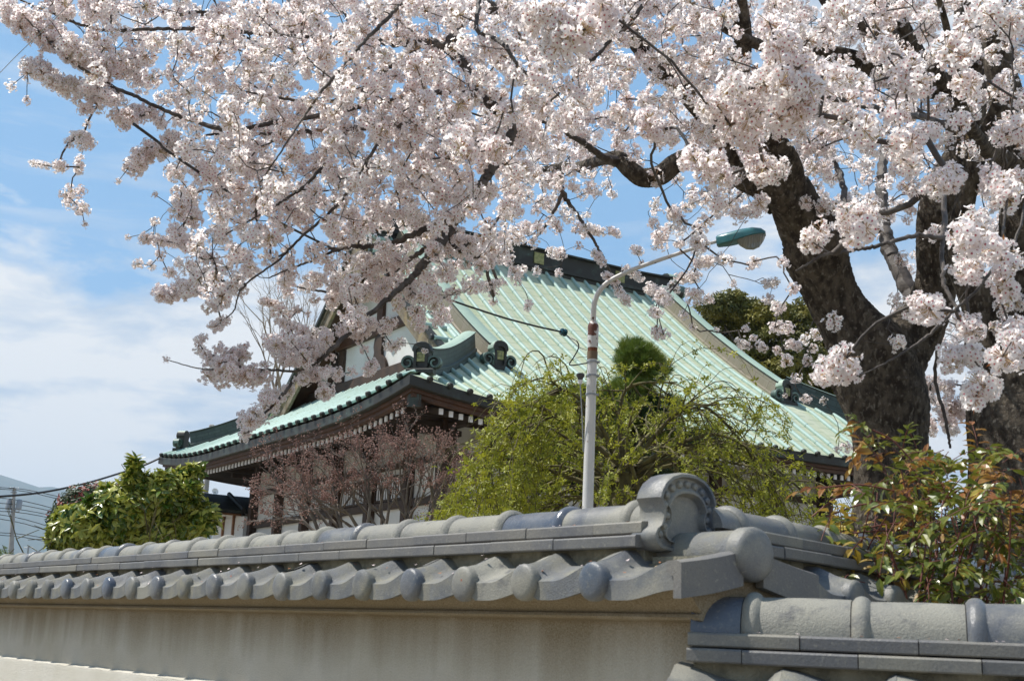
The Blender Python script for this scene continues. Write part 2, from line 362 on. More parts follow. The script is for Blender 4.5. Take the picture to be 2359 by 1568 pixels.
def wall_body(w, a0, a1, root, ledge=True, zb=0.0):
    mb = MB()
    prof = [(.105, zb), (.105, 1.648), (.140, 1.652), (.146, 1.658), (.142, 1.665), (.132, 1.667), (.165, 1.70), (.19, 1.722), (.09, 1.785), (-.09, 1.785), (-.19, 1.722), (-.165, 1.70), (-.132, 1.667), (-.142, 1.665), (-.146, 1.658), (-.140, 1.652), (-.105, 1.648), (-.105, zb)]
    mb.extrude([w.p(a0, o, z) for o, z in prof], w.u * (a1 - a0)); mb.build('plaster_wall', M['plaster'], root)
    if ledge:
        mb = MB(); n = int((a1 - a0) / .06); rnd = random.Random(2)
        prof = [(.138, zb), (.138, 1.370), (.134, 1.386), (.104, 1.394)]
        mb.sweep([[w.p(a0 + (a1 - a0) * i / n, o + rnd.uniform(-.001, .001), z + rnd.uniform(-.0015, .0015) * (z > 1)) for o, z in prof] for i in range(n + 1)], 0, caps=False, closed=False)
        mb.build('plinth', M['plaster_lower'], root)

UW, NW = azv(-38), azv(-128)
w1 = WF(-2.253 * NW, UW, NW)
T1 = empty('tiled_wall', tuple(w1.p(4.0, 0, 0)), 'long grey tiled plaster wall running from the centre away to the left edge', 'wall')
PIT = .26
eave_tiles(w1, 2.235, 48, PIT, 1, T1, verge=True)
eave_tiles(w1, 2.235, 40, PIT, -1, T1, 'rear_eave_tiles', verge=True)
ridge(w1, 2.19, 14.6, 2.318, .2638, .056, T1)
courses(w1, 2.19, 14.6, T1, .272, .35)
wall_body(w1, 1.975, 14.6, T1)

def gable_ornament(w, a, z0, root):
    """arched ridge-end tile with flared feet, beaded rim and sunken panel; faces -u"""
    half = [(x * 1.12, z) for x, z in [(.030, 0), (.060, .000), (.088, .004), (.104, .018), (.108, .036), (.101, .052), (.088, .062), (.081, .082), (.080, .105), (.086, .122), (.092, .130), (.086, .150), (.072, .172), (.052, .188), (.026, .197), (0, .199)]]
    out = [(-x, z) for x, z in half[:-1]] + [(0, .199)] + [(x, z) for x, z in reversed(half[:-1])]
    def P(x, z, d): return w.p(a - d, -x, z0 + z)
    mb = MB()
    def scaled(k, dz=0): return [(x * k, .09 + (z - .09) * k + dz) for x, z in out]
    rings = [[P(x, z, -.058) for x, z in scaled(.97)], [P(x, z, -.050) for x, z in scaled(1)], [P(x, z, .018) for x, z in scaled(1)], [P(x, z, .027) for x, z in scaled(.965)], [P(x, z, .028) for x, z in scaled(.90)], [P(x, z, .016) for x, z in scaled(.87)], [P(x, z, .016) for x, z in scaled(.70)]]
    inner = [(x * .62, .062 + (z - .06) * .62) for x, z in out]
    inner2 = [(x * .56, .062 + (z - .06) * .56) for x, z in out]
    rings += [[P(x, z, .026) for x, z in [(q[0] * .66, .062 + (q[1] - .06) * .66) for q in out]], [P(x, z, .026) for x, z in inner], [P(x, z, .008) for x, z in inner2]]
    mb.sweep(rings, 0, True)
    o = mb.build('ridge_end_ornament', M['tile'], root)
    bd = MB()
    path = [(x * .785, .084 + (z - .09) * .785) for x, z in out][3:-3]
    d = [0]
    for i in range(1, len(path)): d.append(d[-1] + math.dist(path[i], path[i - 1]))
    nb = 15
    for k in range(nb):
        t = d[-1] * (k + .5) / nb; i = max(j for j in range(len(d)) if d[j] <= t); i = min(i, len(d) - 2); f = (t - d[i]) / (d[i + 1] - d[i])
        x = path[i][0] * (1 - f) + path[i + 1][0] * f; z = path[i][1] * (1 - f) + path[i + 1][1] * f
        bd.lathe(P(x, z, .014), -w.u, [(0, .0105), (.005, .010), (.010, .007), (.0125, 0)], 12)
    bd.build('bead', M['tile'], o)
gable_ornament(w1, 2.17, 1.815, T1)
# verge: round cap with its barrel and the sloping verge plates
mb = MB(); r = .062
mb.sweep([[w1.p(a, rr * math.cos(t), 1.808 + rr * math.sin(t)) for t in np.linspace(-.45, math.pi + .45, 24)] for a, rr in ((2.22, r * .93), (1.97, r * .93), (1.965, r * .93))], 0, True)
mb.build('verge_roll', M['tile_matte'], T1)
mb = MB(); mb.box(w1.p(1.984, -.085, 1.73), w1.u * .20, w1.n * .17, UP * .072); mb.build('verge_mortar', M['mortar'], T1)
mb = MB(); mb.lathe(w1.p(1.972, 0, 1.808), -w1.u, [(0, r * .95), (.004, r * 1.02), (.034, r * 1.03), (.043, r * .98), (.050, r * .84), (.055, r * .55), (.057, 0)], 40)
mb.build('verge_cap', M['tile'], T1)
for sgn in (1, -1):
    mb = MB()
    ns = 8; top = []; 
    for i in range(ns + 1):
        f = i / ns; off = sgn * (.035 + .205 * f); z = 1.812 - .038 * f - .003 * math.sin(math.pi * f)
        top.append([w1.p(1.938, off, z - .078), w1.p(1.938, off, z), w1.p(1.955, off, z + .006), w1.p(1.985, off, z + .004), w1.p(1.985, off, z - .02), w1.p(1.962, off, z - .03), w1.p(1.962, off, z - .078)])
    mb.sweep(top, 0, True); mb.build('verge_tile', M['noshi'], T1)

U2, N2 = azv(109), azv(199)
w2 = WF(np.array([.475, 2.945, 0]), U2, N2, -.262)
T2 = empty('low_tiled_wall', tuple(w2.p(1.0, 0, .25)), 'lower grey tiled wall joining the long wall end, at the bottom right corner', 'wall')
ridge(w2, -.02, 4.2, .115, .238, .084, T2, 1.887)
courses(w2, -.02, 4.2, T2, .246, .0)
eave_tiles(w2, .19, 18, .236, 1, T2); eave_tiles(w2, .13, 16, PIT, -1, T2, 'rear_eave_tiles')
wall_body(w2, 0.0, 4.2, T2, ledge=False, zb=.25)

U3, N3 = azv(40), azv(130)
w3 = WF(w1.p(2.16, -.02, 0), U3, N3, -.003)
T3 = empty('rear_tiled_wall', tuple(w3.p(2.0, 0, 0)), 'grey tiled wall going back to the right behind the round verge cap, half hidden by the red-leaved shrub', 'wall')
ridge(w3, .06, 7.5, .18, .2638, .056, T3); courses(w3, .16, 7.5, T3, .272, .2)
eave_tiles(w3, .44, 27, PIT, 1, T3); eave_tiles(w3, .7, 26, PIT, -1, T3, 'rear_eave_tiles')
wall_body(w3, .28, 7.5, T3, ledge=False)

# petals and scraps of leaf that have dropped onto the wall tiles
def fallen():
    rs = np.random.RandomState(77); V = []; sz = []; mi = []
    def petal(p, n, r, m_):
        a = np.cross(n, rs.normal(size=3)); a /= np.linalg.norm(a); b = np.cross(n, a); p = p + n * .003
        V.extend([p - a * r, p - a * r * .2 + b * r * .7, p + a * r + n * r * .3, p - a * r * .2 - b * r * .7]); sz.append(4); mi.append(m_)
    for k in range(70):
        a = rs.uniform(2.0, 7.5); f = rs.uniform(.15, .95)
        petal(w1.p(a, .225 - .1 * f, 1.735 + .052 * f + tile_h(((2.235 - a) / PIT) % 1.0)), np.array([-.3, -.25, .9]), rs.uniform(.004, .007), 0 if rs.rand() < .6 else 1)
    for k in range(26): petal(w1.p(rs.uniform(2.2, 6), rs.uniform(.07, .115), 1.888), UP, rs.uniform(.004, .008), 0 if rs.rand() < .6 else 1)
    for k in range(16): petal(w2.p(rs.uniform(0.1, 1.2), rs.uniform(.09, .115), 1.889), UP, rs.uniform(.004, .007), 0 if rs.rand() < .5 else 1)
    o = npmesh('fallen_petals', np.array(V), np.arange(len(V)), np.array(sz), np.array(mi), [mat('fallen_petal', (.75, .62, .60), .8), mat('dead_leaf_scrap', (.32, .12, .04), .8)], None, loc=tuple(w1.p(2.2, 0, 1.75)), kind='stuff')
fallen()
# ------------------------------------------------------------------ temple hall
A1, A2 = azv(-31.8), azv(58.2)                # along the gable side (away, left) and along the front (away, right)
C0 = np.array([-1.98, 23.95, 0.0]); L1, L2 = 16.6, 16.2
def tp(s, t, z): return C0 + A1 * s + A2 * t + UP * z
def prof(x): return .485 * x + .031 * x * x
def lift(x, c):                               # corners sweep up
    k = max(0.0, 1 - c / 5.0); return .36 * k ** 2.2 * max(0.0, 1 - x / 3.5)
EZ = 6.2
def zr(s, t):
    """height of the roof skin on the front / rear slopes"""
    x = min(s, L1 - s); c = max(0, min(t, L2 - t)); z = EZ + prof(x) + lift(x, max(c, x))
    if s < L1 / 2:                            # the far end of the front slope sweeps up more
        q = min(1.0, max(0.0, (t - 5.5) / 7.0)); q = q * q * (3 - 2 * q); z += q * float(np.interp(s, [0, .6, 1.9, 3.4, 4.9, 6.7, 8.1], [0, .16, .40, .37, .30, .17, 0]))
    return z
def zh(s, t):                                 # side slopes under the gables
    x = min(t, L2 - t); c = max(0, min(s, L1 - s)); return EZ + .06 + prof(x) * .98 + lift(x, max(c, x))
TV = 2.4                                      # where the gable roof edge stands, from the side eaves
TG = 3.3                                      # gable wall plane
TK = 3.55                                     # descending ridges
TOP = 8.12
hall = empty('temple_hall', tuple(tp(8, 8, 0)), 'large temple hall with a pale green copper hip-and-gable roof and white plastered walls', 'temple')

def slope_grid(kind):
    """vertices and uvs of one slope; kind front, rear, left, right"""
    V = []; UV = []; nx = 44; nt = 60; rows = []
    lim = TOP if kind in ('front', 'rear') else TG + .05
    for i in range(nx + 1):
        x = lim * i / nx
        if kind in ('front', 'rear'): a, b = (x if x < TV else TV), None; b = L2 - a
        else: a = x; b = L1 - x
        if kind in ('left', 'right') and x > TV: a = x; b = L1 - x
        arc = x * 1.22
        for j in range(nt + 1):
            q = a + (b - a) * j / nt
            if kind == 'front': p = tp(x, q, zr(x, q))
            elif kind == 'rear': p = tp(L1 - x, q, zr(x, q))
            elif kind == 'left': p = tp(q, x, zh(q, x))
            else: p = tp(q, L2 - x, zh(q, x))
            V.append(p); UV.append((q, arc))
    fs = [(i * (nt + 1) + j, i * (nt + 1) + j + 1, (i + 1) * (nt + 1) + j + 1, (i + 1) * (nt + 1) + j) for i in range(nx) for j in range(nt)]
    if kind in ('rear', 'left'): fs = [tuple(reversed(f)) for f in fs]
    return V, fs, UV
for kind in ('front', 'rear', 'left', 'right'):
    V, fs, UV = slope_grid(kind); mb = MB(); mb.add(V, fs)
    mb.build('copper_roof', M['cu_pan'] if kind in ('front', 'rear') else M['cu_pan_left'], hall, uvs=UV)
# rolls over the seams
def roll(pts_fn, x0, x1, lateral, n=22, r=.052, end=True, mi=0):
    mb = MB(); secs = []; ang = np.linspace(-.5, math.pi + .5, 9)
    xs = [x0 + (x1 - x0) * i / n for i in range(n + 1)]
    for i, x in enumerate(xs):
        P = pts_fn(x); d = pts_fn(min(x + .05, x1)) - pts_fn(max(x - .05, x0)); d /= np.linalg.norm(d); up = np.cross(lateral, d); up /= np.linalg.norm(up); 
        if up[2] < 0: up = -up
        rr = r * (1.0 if i > 0 else 1.0)
        secs.append((P, up, d, rr))
    rings = [[P + up * (.028 + rr * math.sin(a)) + lateral * rr * math.cos(a) for a in ang] for P, up, d, rr in secs]
    # joints every 0.9 m: a thin raised band
    out = []; acc = .5
    for i in range(len(rings) - 1):
        out.append(rings[i])
    out.append(rings[-1]); mb.sweep(out, mi, True)
    L = 0
    step = .92; x = x0 + .5
    while x < x1 - .2:
        for (a, b) in ((x, x + .03),):
            sub = []
            for xx, k in ((a, 1.0), (a + .004, 1.13), (b - .004, 1.13), (b, 1.0)):
                P = pts_fn(xx); d = pts_fn(xx + .05) - pts_fn(xx - .05); d /= np.linalg.norm(d); up = np.cross(lateral, d); up /= np.linalg.norm(up)
                if up[2] < 0: up = -up
                sub.append([P + up * (.028 + r * k * math.sin(t)) + lateral * r * k * math.cos(t) for t in ang])
            mb.sweep(sub, mi, False)
        x += step * .85
    if end:
        P, up, d, rr = secs[0]
        mb.lathe(P + up * .028 + d * .02, -d, [(-.03, r * 1.02), (.03, r * 1.22), (.045, r * 1.22), (.06, r * 1.0), (.062, r * .8)], 14, 1)
    return mb
PR = .467
k = 0; t = .42
while t < L2 - .2:
    c = min(t, L2 - t); x1 = TOP if c > TV + .35 else max(.3, min(c, TV) - .12)
    if abs(t - TK) > .12 and abs(t - (L2 - TK)) > .12:
        mb = roll(lambda x, t=t: tp(x, t, zr(x, t)), -.04, x1, A2, n=max(6, int(x1 * 3)))
        mb.build('roof_roll', [M['cu_roll'], M['cu_dark']], hall)
    t += PR
s = .38
while s < L1 - .2:
    c = min(s, L1 - s); x1 = min(TG, c - .1)
    mb = roll(lambda x, s=s: tp(s, x, zh(s, x)), -.04, max(.3, x1), A1, n=max(6, int(x1 * 4)))
    mb.build('roof_roll', [M['cu_roll'], M['cu_dark']], hall)
    s += PR
# short rolls lying across the gable edge strip, and the one long roll behind them
for (ta, tb) in ((TV, TK - .5),):
    s = 3.55
    while s < 8.1:
        mb = roll(lambda x, s=s: tp(s, x, zr(s, TK) - .0), ta - .10, tb, A1 * .82 + UP * .57, n=4, r=.06)
        mb.build('gable_edge_roll', [M['cu_roll'], M['cu_dark']], hall); s += .62
mb = roll(lambda x: tp(x, TK - .48, zr(x, TK)), 3.2, TOP, A2, n=20, r=.075, end=False)
mb.build('gable_edge_roll', [M['cu_roll'], M['cu_dark']], hall)

# eave edge: copper fascia, brown boards, soffit
def around(off, z_add, n=70):
    """points along the eave all round the roof, off = inwards"""
    P = []
    for i in range(n): q = off + (L2 - 2 * off) * i / n; P.append(tp(off, q, EZ + lift(0, min(q, L2 - q)) + z_add))
    for i in range(n): q = off + (L1 - 2 * off) * i / n; P.append(tp(q, L2 - off, EZ + lift(0, min(q, L1 - q)) + z_add))
    for i in range(n): q = L2 - off - (L2 - 2 * off) * i / n; P.append(tp(L1 - off, q, EZ + lift(0, min(q, L2 - q)) + z_add))
    for i in range(n): q = L1 - off - (L1 - 2 * off) * i / n; P.append(tp(q, off, EZ + lift(0, min(q, L1 - q)) + z_add))
    return P
def band(name, rows, m):
    mb = MB(); R = [around(o, z) for o, z in rows]; mb.sweep(R, 0, False); return mb.build(name, m, hall)
band('copper_eave_edge', [(.0, .0), (-.015, -.01), (-.015, -.20), (.0, -.215), (.10, -.22)], M['cu_dark'])
band('eave_board', [(.10, -.20), (.10, -.29), (.16, -.30), (.16, -.37), (.30, -.375)], M['wood_brown'])
band('eave_soffit', [(.28, -.36), (.9, -.20), (2.5, .30)], M['wood_black'])
# rafters with white painted ends
def rafter(q, side):
    mb = MB(); w_, h_ = .085, .115
    if side == 'front': base = lambda x: tp(x, q, EZ + lift(0, min(q, L2 - q)) * max(0, 1 - x / 4) - .44 + .27 * (x - .34)); lat = A2; d = A1
    else: base = lambda x: tp(q, x, EZ + lift(0, min(q, L1 - q)) * max(0, 1 - x / 4) - .42 + .27 * (x - .34)); lat = A1; d = A2
    a, b = base(.34), base(2.4)
    mb.hexa([a - lat * w_ / 2 - UP * h_ / 2, a + lat * w_ / 2 - UP * h_ / 2, b + lat * w_ / 2 - UP * h_ / 2, b - lat * w_ / 2 - UP * h_ / 2, a - lat * w_ / 2 + UP * h_ / 2, a + lat * w_ / 2 + UP * h_ / 2, b + lat * w_ / 2 + UP * h_ / 2, b - lat * w_ / 2 + UP * h_ / 2], 0)
    e = a - d * .012
    mb.hexa([e - lat * w_ * .52 - UP * h_ * .52, e + lat * w_ * .52 - UP * h_ * .52, a + d * .02 + lat * w_ * .52 - UP * h_ * .52, a + d * .02 - lat * w_ * .52 - UP * h_ * .52,
             e - lat * w_ * .52 + UP * h_ * .52, e + lat * w_ * .52 + UP * h_ * .52, a + d * .02 + lat * w_ * .52 + UP * h_ * .52, a + d * .02 - lat * w_ * .52 + UP * h_ * .52], 1)
    return mb
allr = [(q, 'left') for q in np.arange(.92, L1 - .8, .248)] + [(q, 'front') for q in np.arange(.92, L2 - .8, .234)]
near = set([('left', i) for i in range(62)]); cnt = 0
rest = MB()
for i, (q, sd_) in enumerate(allr):
    mb = rafter(q, sd_)
    if (sd_ == 'left') or q < 5.2 or q > 11.6: mb.build('rafter', [M['wood_black'], M['whitepaint']], hall, smooth=False); cnt += 1
    else: rest.add(mb.v, mb.f, 0); rest.mi[-len(mb.f):] = mb.mi
tag(rest.build('rafter', [M['wood_black'], M['whitepaint']], hall, smooth=False), kind='stuff')
# corner (hip) rafters
for (s0, t0, ds, dt) in ((.22, .22, 1, 1), (.22, L2 - .22, 1, -1), (L1 - .22, .22, -1, 1)):
    d = (A1 * ds + A2 * dt) / math.sqrt(2); lat = np.cross(d, UP); mb = MB()
    a = tp(s0, t0, EZ + .36 - .39); 
    prf = [(0, -.18), (0, .14), (3.4, .75), (3.4, .45), (.5, -.10), (.3, -.18)]
    mb.extrude([a + d * x + UP * z - lat * .12 for x, z in prf], lat * .24); mb.build('corner_rafter', M['wood'], hall)
    mb = MB(); mb.bbox(a - d * .02 - lat * .14 - UP * .20, UP * .36, lat * .28, d * .12, .05); mb.build('corner_rafter_cap', M['cu_dark'], hall)

# ridges
M['cu_scroll'] = mat('green_edged_scroll', (.06, .095, .08), .5, (.15, .24, .20), 6, .5, .65)
def sweep_ridge(name, path, w_, h_, capw, caph, mats, parent=hall, lat=None, bandz=None):
    """box ridge following a path of points (foot line); mats: side material, cap material"""
    side = MB(); cap = MB(); S = []; Cc = []; uvs = []
    L = 0; n = len(path)
    for i, p in enumerate(path):
        d = path[min(i + 1, n - 1)] - path[max(i - 1, 0)]; d /= np.linalg.norm(d)
        l = np.cross(d, UP); l /= np.linalg.norm(l); up = np.cross(l, d)
        if i: L += np.linalg.norm(path[i] - path[i - 1])
        w2_ = w_ / 2
        S.append([p - l * w2_ * 1.25 - up * .12, p - l * w2_ * 1.25 + up * .05, p - l * w2_ + up * .07, p - l * w2_ + up * h_, p + l * w2_ + up * h_, p + l * w2_ + up * .07, p + l * w2_ * 1.25 + up * .05, p + l * w2_ * 1.25 - up * .12])
        uvs += [(L, -.12), (L, .05), (L, .07), (L, h_), (L, h_ + w_), (L, .07), (L, .05), (L, -.12)]
        c = capw / 2
        Cc.append([p - l * c + up * h_, p - l * c + up * (h_ + caph), p - l * c * .55 + up * (h_ + caph * 1.9), p + up * (h_ + caph * 2.3), p + l * c * .55 + up * (h_ + caph * 1.9), p + l * c + up * (h_ + caph), p + l * c + up * h_])
    side.sweep(S, 0, True); cap.sweep(Cc, [1, 0, 0, 0, 0, 1, 1], True)
    o = side.build(name, mats[0], parent, uvs=uvs)
    cap.build('ridge_cap', [mats[1], M['cu_dark']], o)
    return o
def oni(o, face, k, parent, h=.78, light=None):
    """arched ridge-end plate with two scrolls and a gilt crest panel; o = foot centre, face = unit vector it looks along"""
    lat = np.cross(UP, face); lat /= np.linalg.norm(lat)
    def P(x, z, d): return o + lat * x * k + UP * z * k + face * d * k
    half = [(.15, 0), (.17, .10), (.165, .30), (.175, .42), (.215, .46), (.21, .52), (.175, .60), (.11, .65), (0, .67)]
    out = [(-x, z) for x, z in half[:-1]] + [half[-1]] + [(x, z) for x, z in reversed(half[:-1])]
    mb = MB()
    rings = [[P(x * 1.06, z * 1.03, -.30) for x, z in out], [P(x * 1.06, z * 1.03, -.02) for x, z in out], [P(x, z, 0) for x, z in out]]
    inn = [(x * .62, .06 + z * .72) for x, z in out]
    rings += [[P(x, z, 0) for x, z in inn], [P(x * .94, z * .99, -.06) for x, z in inn]]
    n = len(out); mb.sweep(rings, 0, True); mb.mi[:n] = [1] * (n // 2 + 2) + [0] * (n - n // 2 - 2)
    ob = mb.build('ridge_end_ornament', [M['cu_dark'], M['cu_cap']], parent)
    mb = MB(); mb.bbox(P(-.33, -.10, .04), lat * .66 * k, -face * .3 * k, UP * .12 * k, .02 * k); mb.build('ornament_foot', M['cu_dark'], ob)
    for sg in (-1, 1):
        mb = MB(); pts = []
        for i in range(26):                              # a flat scroll
            a = math.pi * (1.0 + 2.6 * i / 25); rr = .175 * (1 - .70 * i / 25)
            cx, cz = .335, .175
            pts.append((cx + rr * math.cos(a) * 1.0, cz - rr * math.sin(a) * 1.0))
        pts = [(.20, .32), (.19, .24)] + pts if False else pts
        secs = []
        for i, (x, z) in enumerate(pts):
            w_ = .028 * (1 - .4 * i / len(pts))
            x2, z2 = pts[min(i + 1, len(pts) - 1)]; x1, z1 = pts[max(i - 1, 0)]; tx, tz = x2 - x1, z2 - z1; q = math.hypot(tx, tz) or 1; nx, nz = -tz / q * w_, tx / q * w_
            secs.append([P(sg * (x + nx), z + nz, -.24), P(sg * (x + nx), z + nz, -.03), P(sg * (x - nx), z - nz, -.03), P(sg * (x - nx), z - nz, -.24)])
        mb.sweep(secs, 0, True)
        mb.lathe(P(sg * .335, .175, -.20), face, [(0, .15 * k), (.10 * k, .15 * k), (.11 * k, .02 * k)], 20, 1)
        mb.build('scroll', [M['cu_scroll'], M['cu_dark']], ob)
    mb = MB(); mb.box(P(-.10, .20, -.058), lat * .20 * k, face * .03 * k, UP * .22 * k)
    mb.build('crest', M['gold'], ob)
    mb = MB()                                            # interlaced square frames on the crest
    for (cx, cz, q) in ((-.02, .33, .055), (.02, .29, .055), (0, .31, .03)):
        for (x, z, w_, h_) in ((cx - q, cz - q, 2 * q, .010), (cx - q, cz + q - .010, 2 * q, .010), (cx - q, cz - q, .010, 2 * q), (cx + q - .010, cz - q, .010, 2 * q)):
            mb.box(P(x, z, -.034 - (cx > 0) * .003 - (cx == 0) * .006), lat * w_ * k, face * .008 * k, UP * h_ * k)
    mb.build('crest_lines', M['cu_dark'], ob)
    return ob
# main ridge
RT0, RT1 = 2.75, L2 - 2.75
def ridge_lift(t): c = min(t - RT0, RT1 - t); return .10 * max(0, 1 - c / 2.5) ** 2
path = [tp(L1 / 2, t, 12.16 + ridge_lift(t)) for t in np.linspace(RT0, RT1, 30)]
mr = sweep_ridge('main_ridge', path, .56, .58, .80, .05, (M['cu_dark'], M['cu_dark']))
mb = MB(); mb.sweep([[p - A1 * .42 + UP * .0, p - A1 * .42 + UP * .10, p + A1 * .42 + UP * .10, p + A1 * .42 + UP * .0] for p in path], 0, True); mb.build('ridge_foot', M['cu_dark'], mr)
for t in (5.0, 8.1, 11.1):
    mb = MB(); mb.box(tp(L1 / 2 - .30, t - .16, 12.32), A2 * .34, A1 * -.02 + A2 * 0 , UP * .34); mb.box(tp(L1 / 2 - .30, t - .16, 12.32), A2 * .34, A1 * .03, UP * .34); mb.build('ridge_crest', M['gold'], mr)
for (t, sg) in ((RT0 - .05, -1), (RT1 + .05, 1)):
    oni(tp(L1 / 2, t, 12.12), A2 * sg, 1.35, hall)
# descending ridges on the front slope (and the rear, plainly)
for tk in (TK, L2 - TK):
    path = [tp(x, tk, zr(x, tk)) for x in np.linspace(2.85, 8.0, 24)]
    sweep_ridge('descending_ridge', path, .36, .40, .40, .03, (M['cu_midplate'], M['cu_cap']))
    oni(tp(2.42, tk, zr(2.42, tk) + .06), -A1, .92, hall)
    path = [tp(L1 - x, tk, zr(x, tk)) for x in np.linspace(2.55, 8.0, 16)]
    sweep_ridge('descending_ridge', path, .36, .36, .44, .03, (M['cu_midplate'], M['cu_cap']))
# corner ridges
def corner(s0, t0, ds, dt):
    pts = []
    for q in np.linspace(.45, 3.15, 18):
        x = q; z = .03 + zr(abs(s0 - x) if s0 < 1 else L1 - x, t0 + dt * q) + .10 * max(0, 1 - (q - .4) / 1.4) ** 1.5
        pts.append(tp(s0 + ds * q, t0 + dt * q, z))
    sweep_ridge('corner_ridge', pts[2:], .26, .42, .32, .025, (M['cu_brick'], M['cu_cap']))
    d = -(A1 * ds + A2 * dt) / math.sqrt(2)
    oni(pts[0] + d * .04 - UP * .02, d, .86, hall)
corner(0, 0, 1, 1); corner(L1, 0, -1, 1); corner(0, L2, 1, -1); corner(L1, L2, -1, -1)

# gable: roof edge boards, triangular wall, beams
def verge_z(s): x = min(s, L1 - s); return EZ + prof(x)
def gable(t_edge, sg, tg):
    for half in (0, 1):
        S = [3.1 + (L1 / 2 - 3.1) * i / 20 for i in range(21)]
        if half: S = [L1 - s for s in S]
        mb = MB(); mb.sweep([[tp(s, t_edge, verge_z(s) + .03), tp(s, t_edge, verge_z(s) - .10), tp(s, t_edge + sg * .14, verge_z(s) - .10), tp(s, t_edge + sg * .14, verge_z(s) + .03)] for s in S], 0, True)
        mb.build('gable_roof_edge', M['cu_dark'], hall)
        mb = MB(); mb.sweep([[tp(s, t_edge + sg * .10, verge_z(s) - .10), tp(s, t_edge + sg * .10, verge_z(s) - .66), tp(s, t_edge + sg * .19, verge_z(s) - .66), tp(s, t_edge + sg * .19, verge_z(s) - .10)] for s in S], 0, True)
        b = mb.build('barge_board', M['wood_grey'], hall)
        mb = MB(); mb.sweep([[tp(s, t_edge + sg * .075, verge_z(s) - .12), tp(s, t_edge + sg * .075, verge_z(s) - .24), tp(s, t_edge + sg * .10, verge_z(s) - .24), tp(s, t_edge + sg * .10, verge_z(s) - .12)] for s in S], 0, True)
        mb.build('barge_moulding', M['wood_grey'], b)
        mb = MB(); mb.sweep([[tp(s, t_edge + sg * .16, verge_z(s) - .10), tp(s, t_edge + sg * .16, verge_z(s) - .14), tp(s, tg + sg * .1, verge_z(s) - .14), tp(s, tg + sg * .1, verge_z(s) - .10)] for s in S], 0, True)
        mb.build('gable_soffit', M['wood_brown'], hall)
    # plaster triangle
    S = [3.6 + (L1 - 7.2) * i / 30 for i in range(31)]
    mb = MB(); pts = [tp(S[0], tg, 7.6)] + [tp(s, tg, verge_z(s) - .13) for s in S] + [tp(S[-1], tg, 7.6)]
    mb.extrude(pts, A2 * sg * .12); mb.build('gable_plaster', M['white'], hall)
    def beam(s0, s1, z0, z1, out, m, name='gable_beam'):
        mb = MB(); mb.bbox(tp(s0, tg - sg * out, z0), A1 * (s1 - s0), A2 * sg * (out + .02), UP * (z1 - z0), .015); return mb.build(name, m, hall)
    beam(3.75, L1 - 3.75, 8.02, 8.40, .16, M['wood']); beam(3.3, L1 - 3.3, 7.66, 8.02, .28, M['cu_dark'], 'gable_flashing')
    beam(5.55, L1 - 5.55, 9.42, 9.72, .14, M['wood_brown']); beam(L1 / 2 - .17, L1 / 2 + .17, 9.72, 11.6, .10, M['wood_brown'], 'king_post')
    beam(7.3, L1 - 7.3, 10.75, 10.95, .09, M['wood_brown'])
    for c, w_ in ((L1 / 2, 1.0), (L1 / 2 - 2.9, .7), (L1 / 2 + 2.9, .7)):              # carved frog-leg struts
        mb = MB(); half = [(.10, 1.0), (.22, .92), (.26, .70), (.20, .55), (.24, .42), (.42, .30), (.55, .12), (.56, 0), (.30, 0), (.22, .14), (.10, .22), (0, .22)]
        poly = half + [(-x, z) for x, z in reversed(half[:-1])]
        mb.extrude([tp(c + x * w_, tg - sg * .10, 8.40 + z * 1.02) for x, z in poly], A2 * sg * .08); mb.build('frog_leg_strut', M['wood'], hall)
    for c in (5.9, L1 - 5.9):
        beam(c - .16, c + .16, 8.4, 9.4, .09, M['wood'], 'gable_strut')
    # carved pendant under the peak
    mb = MB(); half = [(0, -1.05), (.10, -.98), (.20, -.84), (.30, -.80), (.26, -.62), (.40, -.52), (.36, -.30), (.52, -.22), (.46, .0), (0, .20)]
    mb.extrude([tp(L1 / 2 + x, t_edge + sg * .04, verge_z(L1 / 2) - .55 + z) for x, z in half + [(-x, z) for x, z in reversed(half[1:-1])]], A2 * sg * .05); mb.build('gable_pendant', M['wood_grey'], hall)
gable(TV, 1, TG); gable(L2 - TV, -1, L2 - TG)

# walls: white panels between dark posts
SW, TW = 2.45, 2.25
WT = 6.45
inner = MB(); inner.box(tp(SW + .12, TW + .12, 0), A1 * (L1 - 2 * SW - .24), A2 * (L2 - 2 * TW - .24), UP * WT); inner.build('plaster_wall', M['white'], hall)
posts = [14.15, 12.15, 10.2, 8.2, 6.2, 4.2]
def post(s, t, w_=.22, z1=WT, m='wood'):
    mb = MB(); mb.bbox(tp(s - w_ / 2, t - w_ / 2, 0), UP * z1, A1 * w_, A2 * w_, .012); mb.build('post', M[m], hall)
for s in posts: post(s, TW)
post(SW, TW, .34)
for t in np.arange(TW + 2.0, L2 - TW, 1.95): post(SW, t, .24)
post(SW, L2 - TW, .34)
for side in ('left', 'front'):
    for z0, z1, out in ((5.36, 5.52, .04), (4.42, 4.60, .04), (3.0, 3.2, .04), (6.12, 6.45, .14), (.9, 1.1, .05)):
        mb = MB()
        if side == 'left': mb.bbox(tp(SW + .05, TW + .12 - out - .08, z0), A1 * (L1 - 2 * SW + .3), A2 * .1, UP * (z1 - z0), .01)
        else: mb.bbox(tp(SW + .12 - out - .08, TW + .2, z0), A2 * (L2 - 2 * TW - .4), A1 * .1, UP * (z1 - z0), .01)
        mb.build('wall_beam', M['wood'], hall)
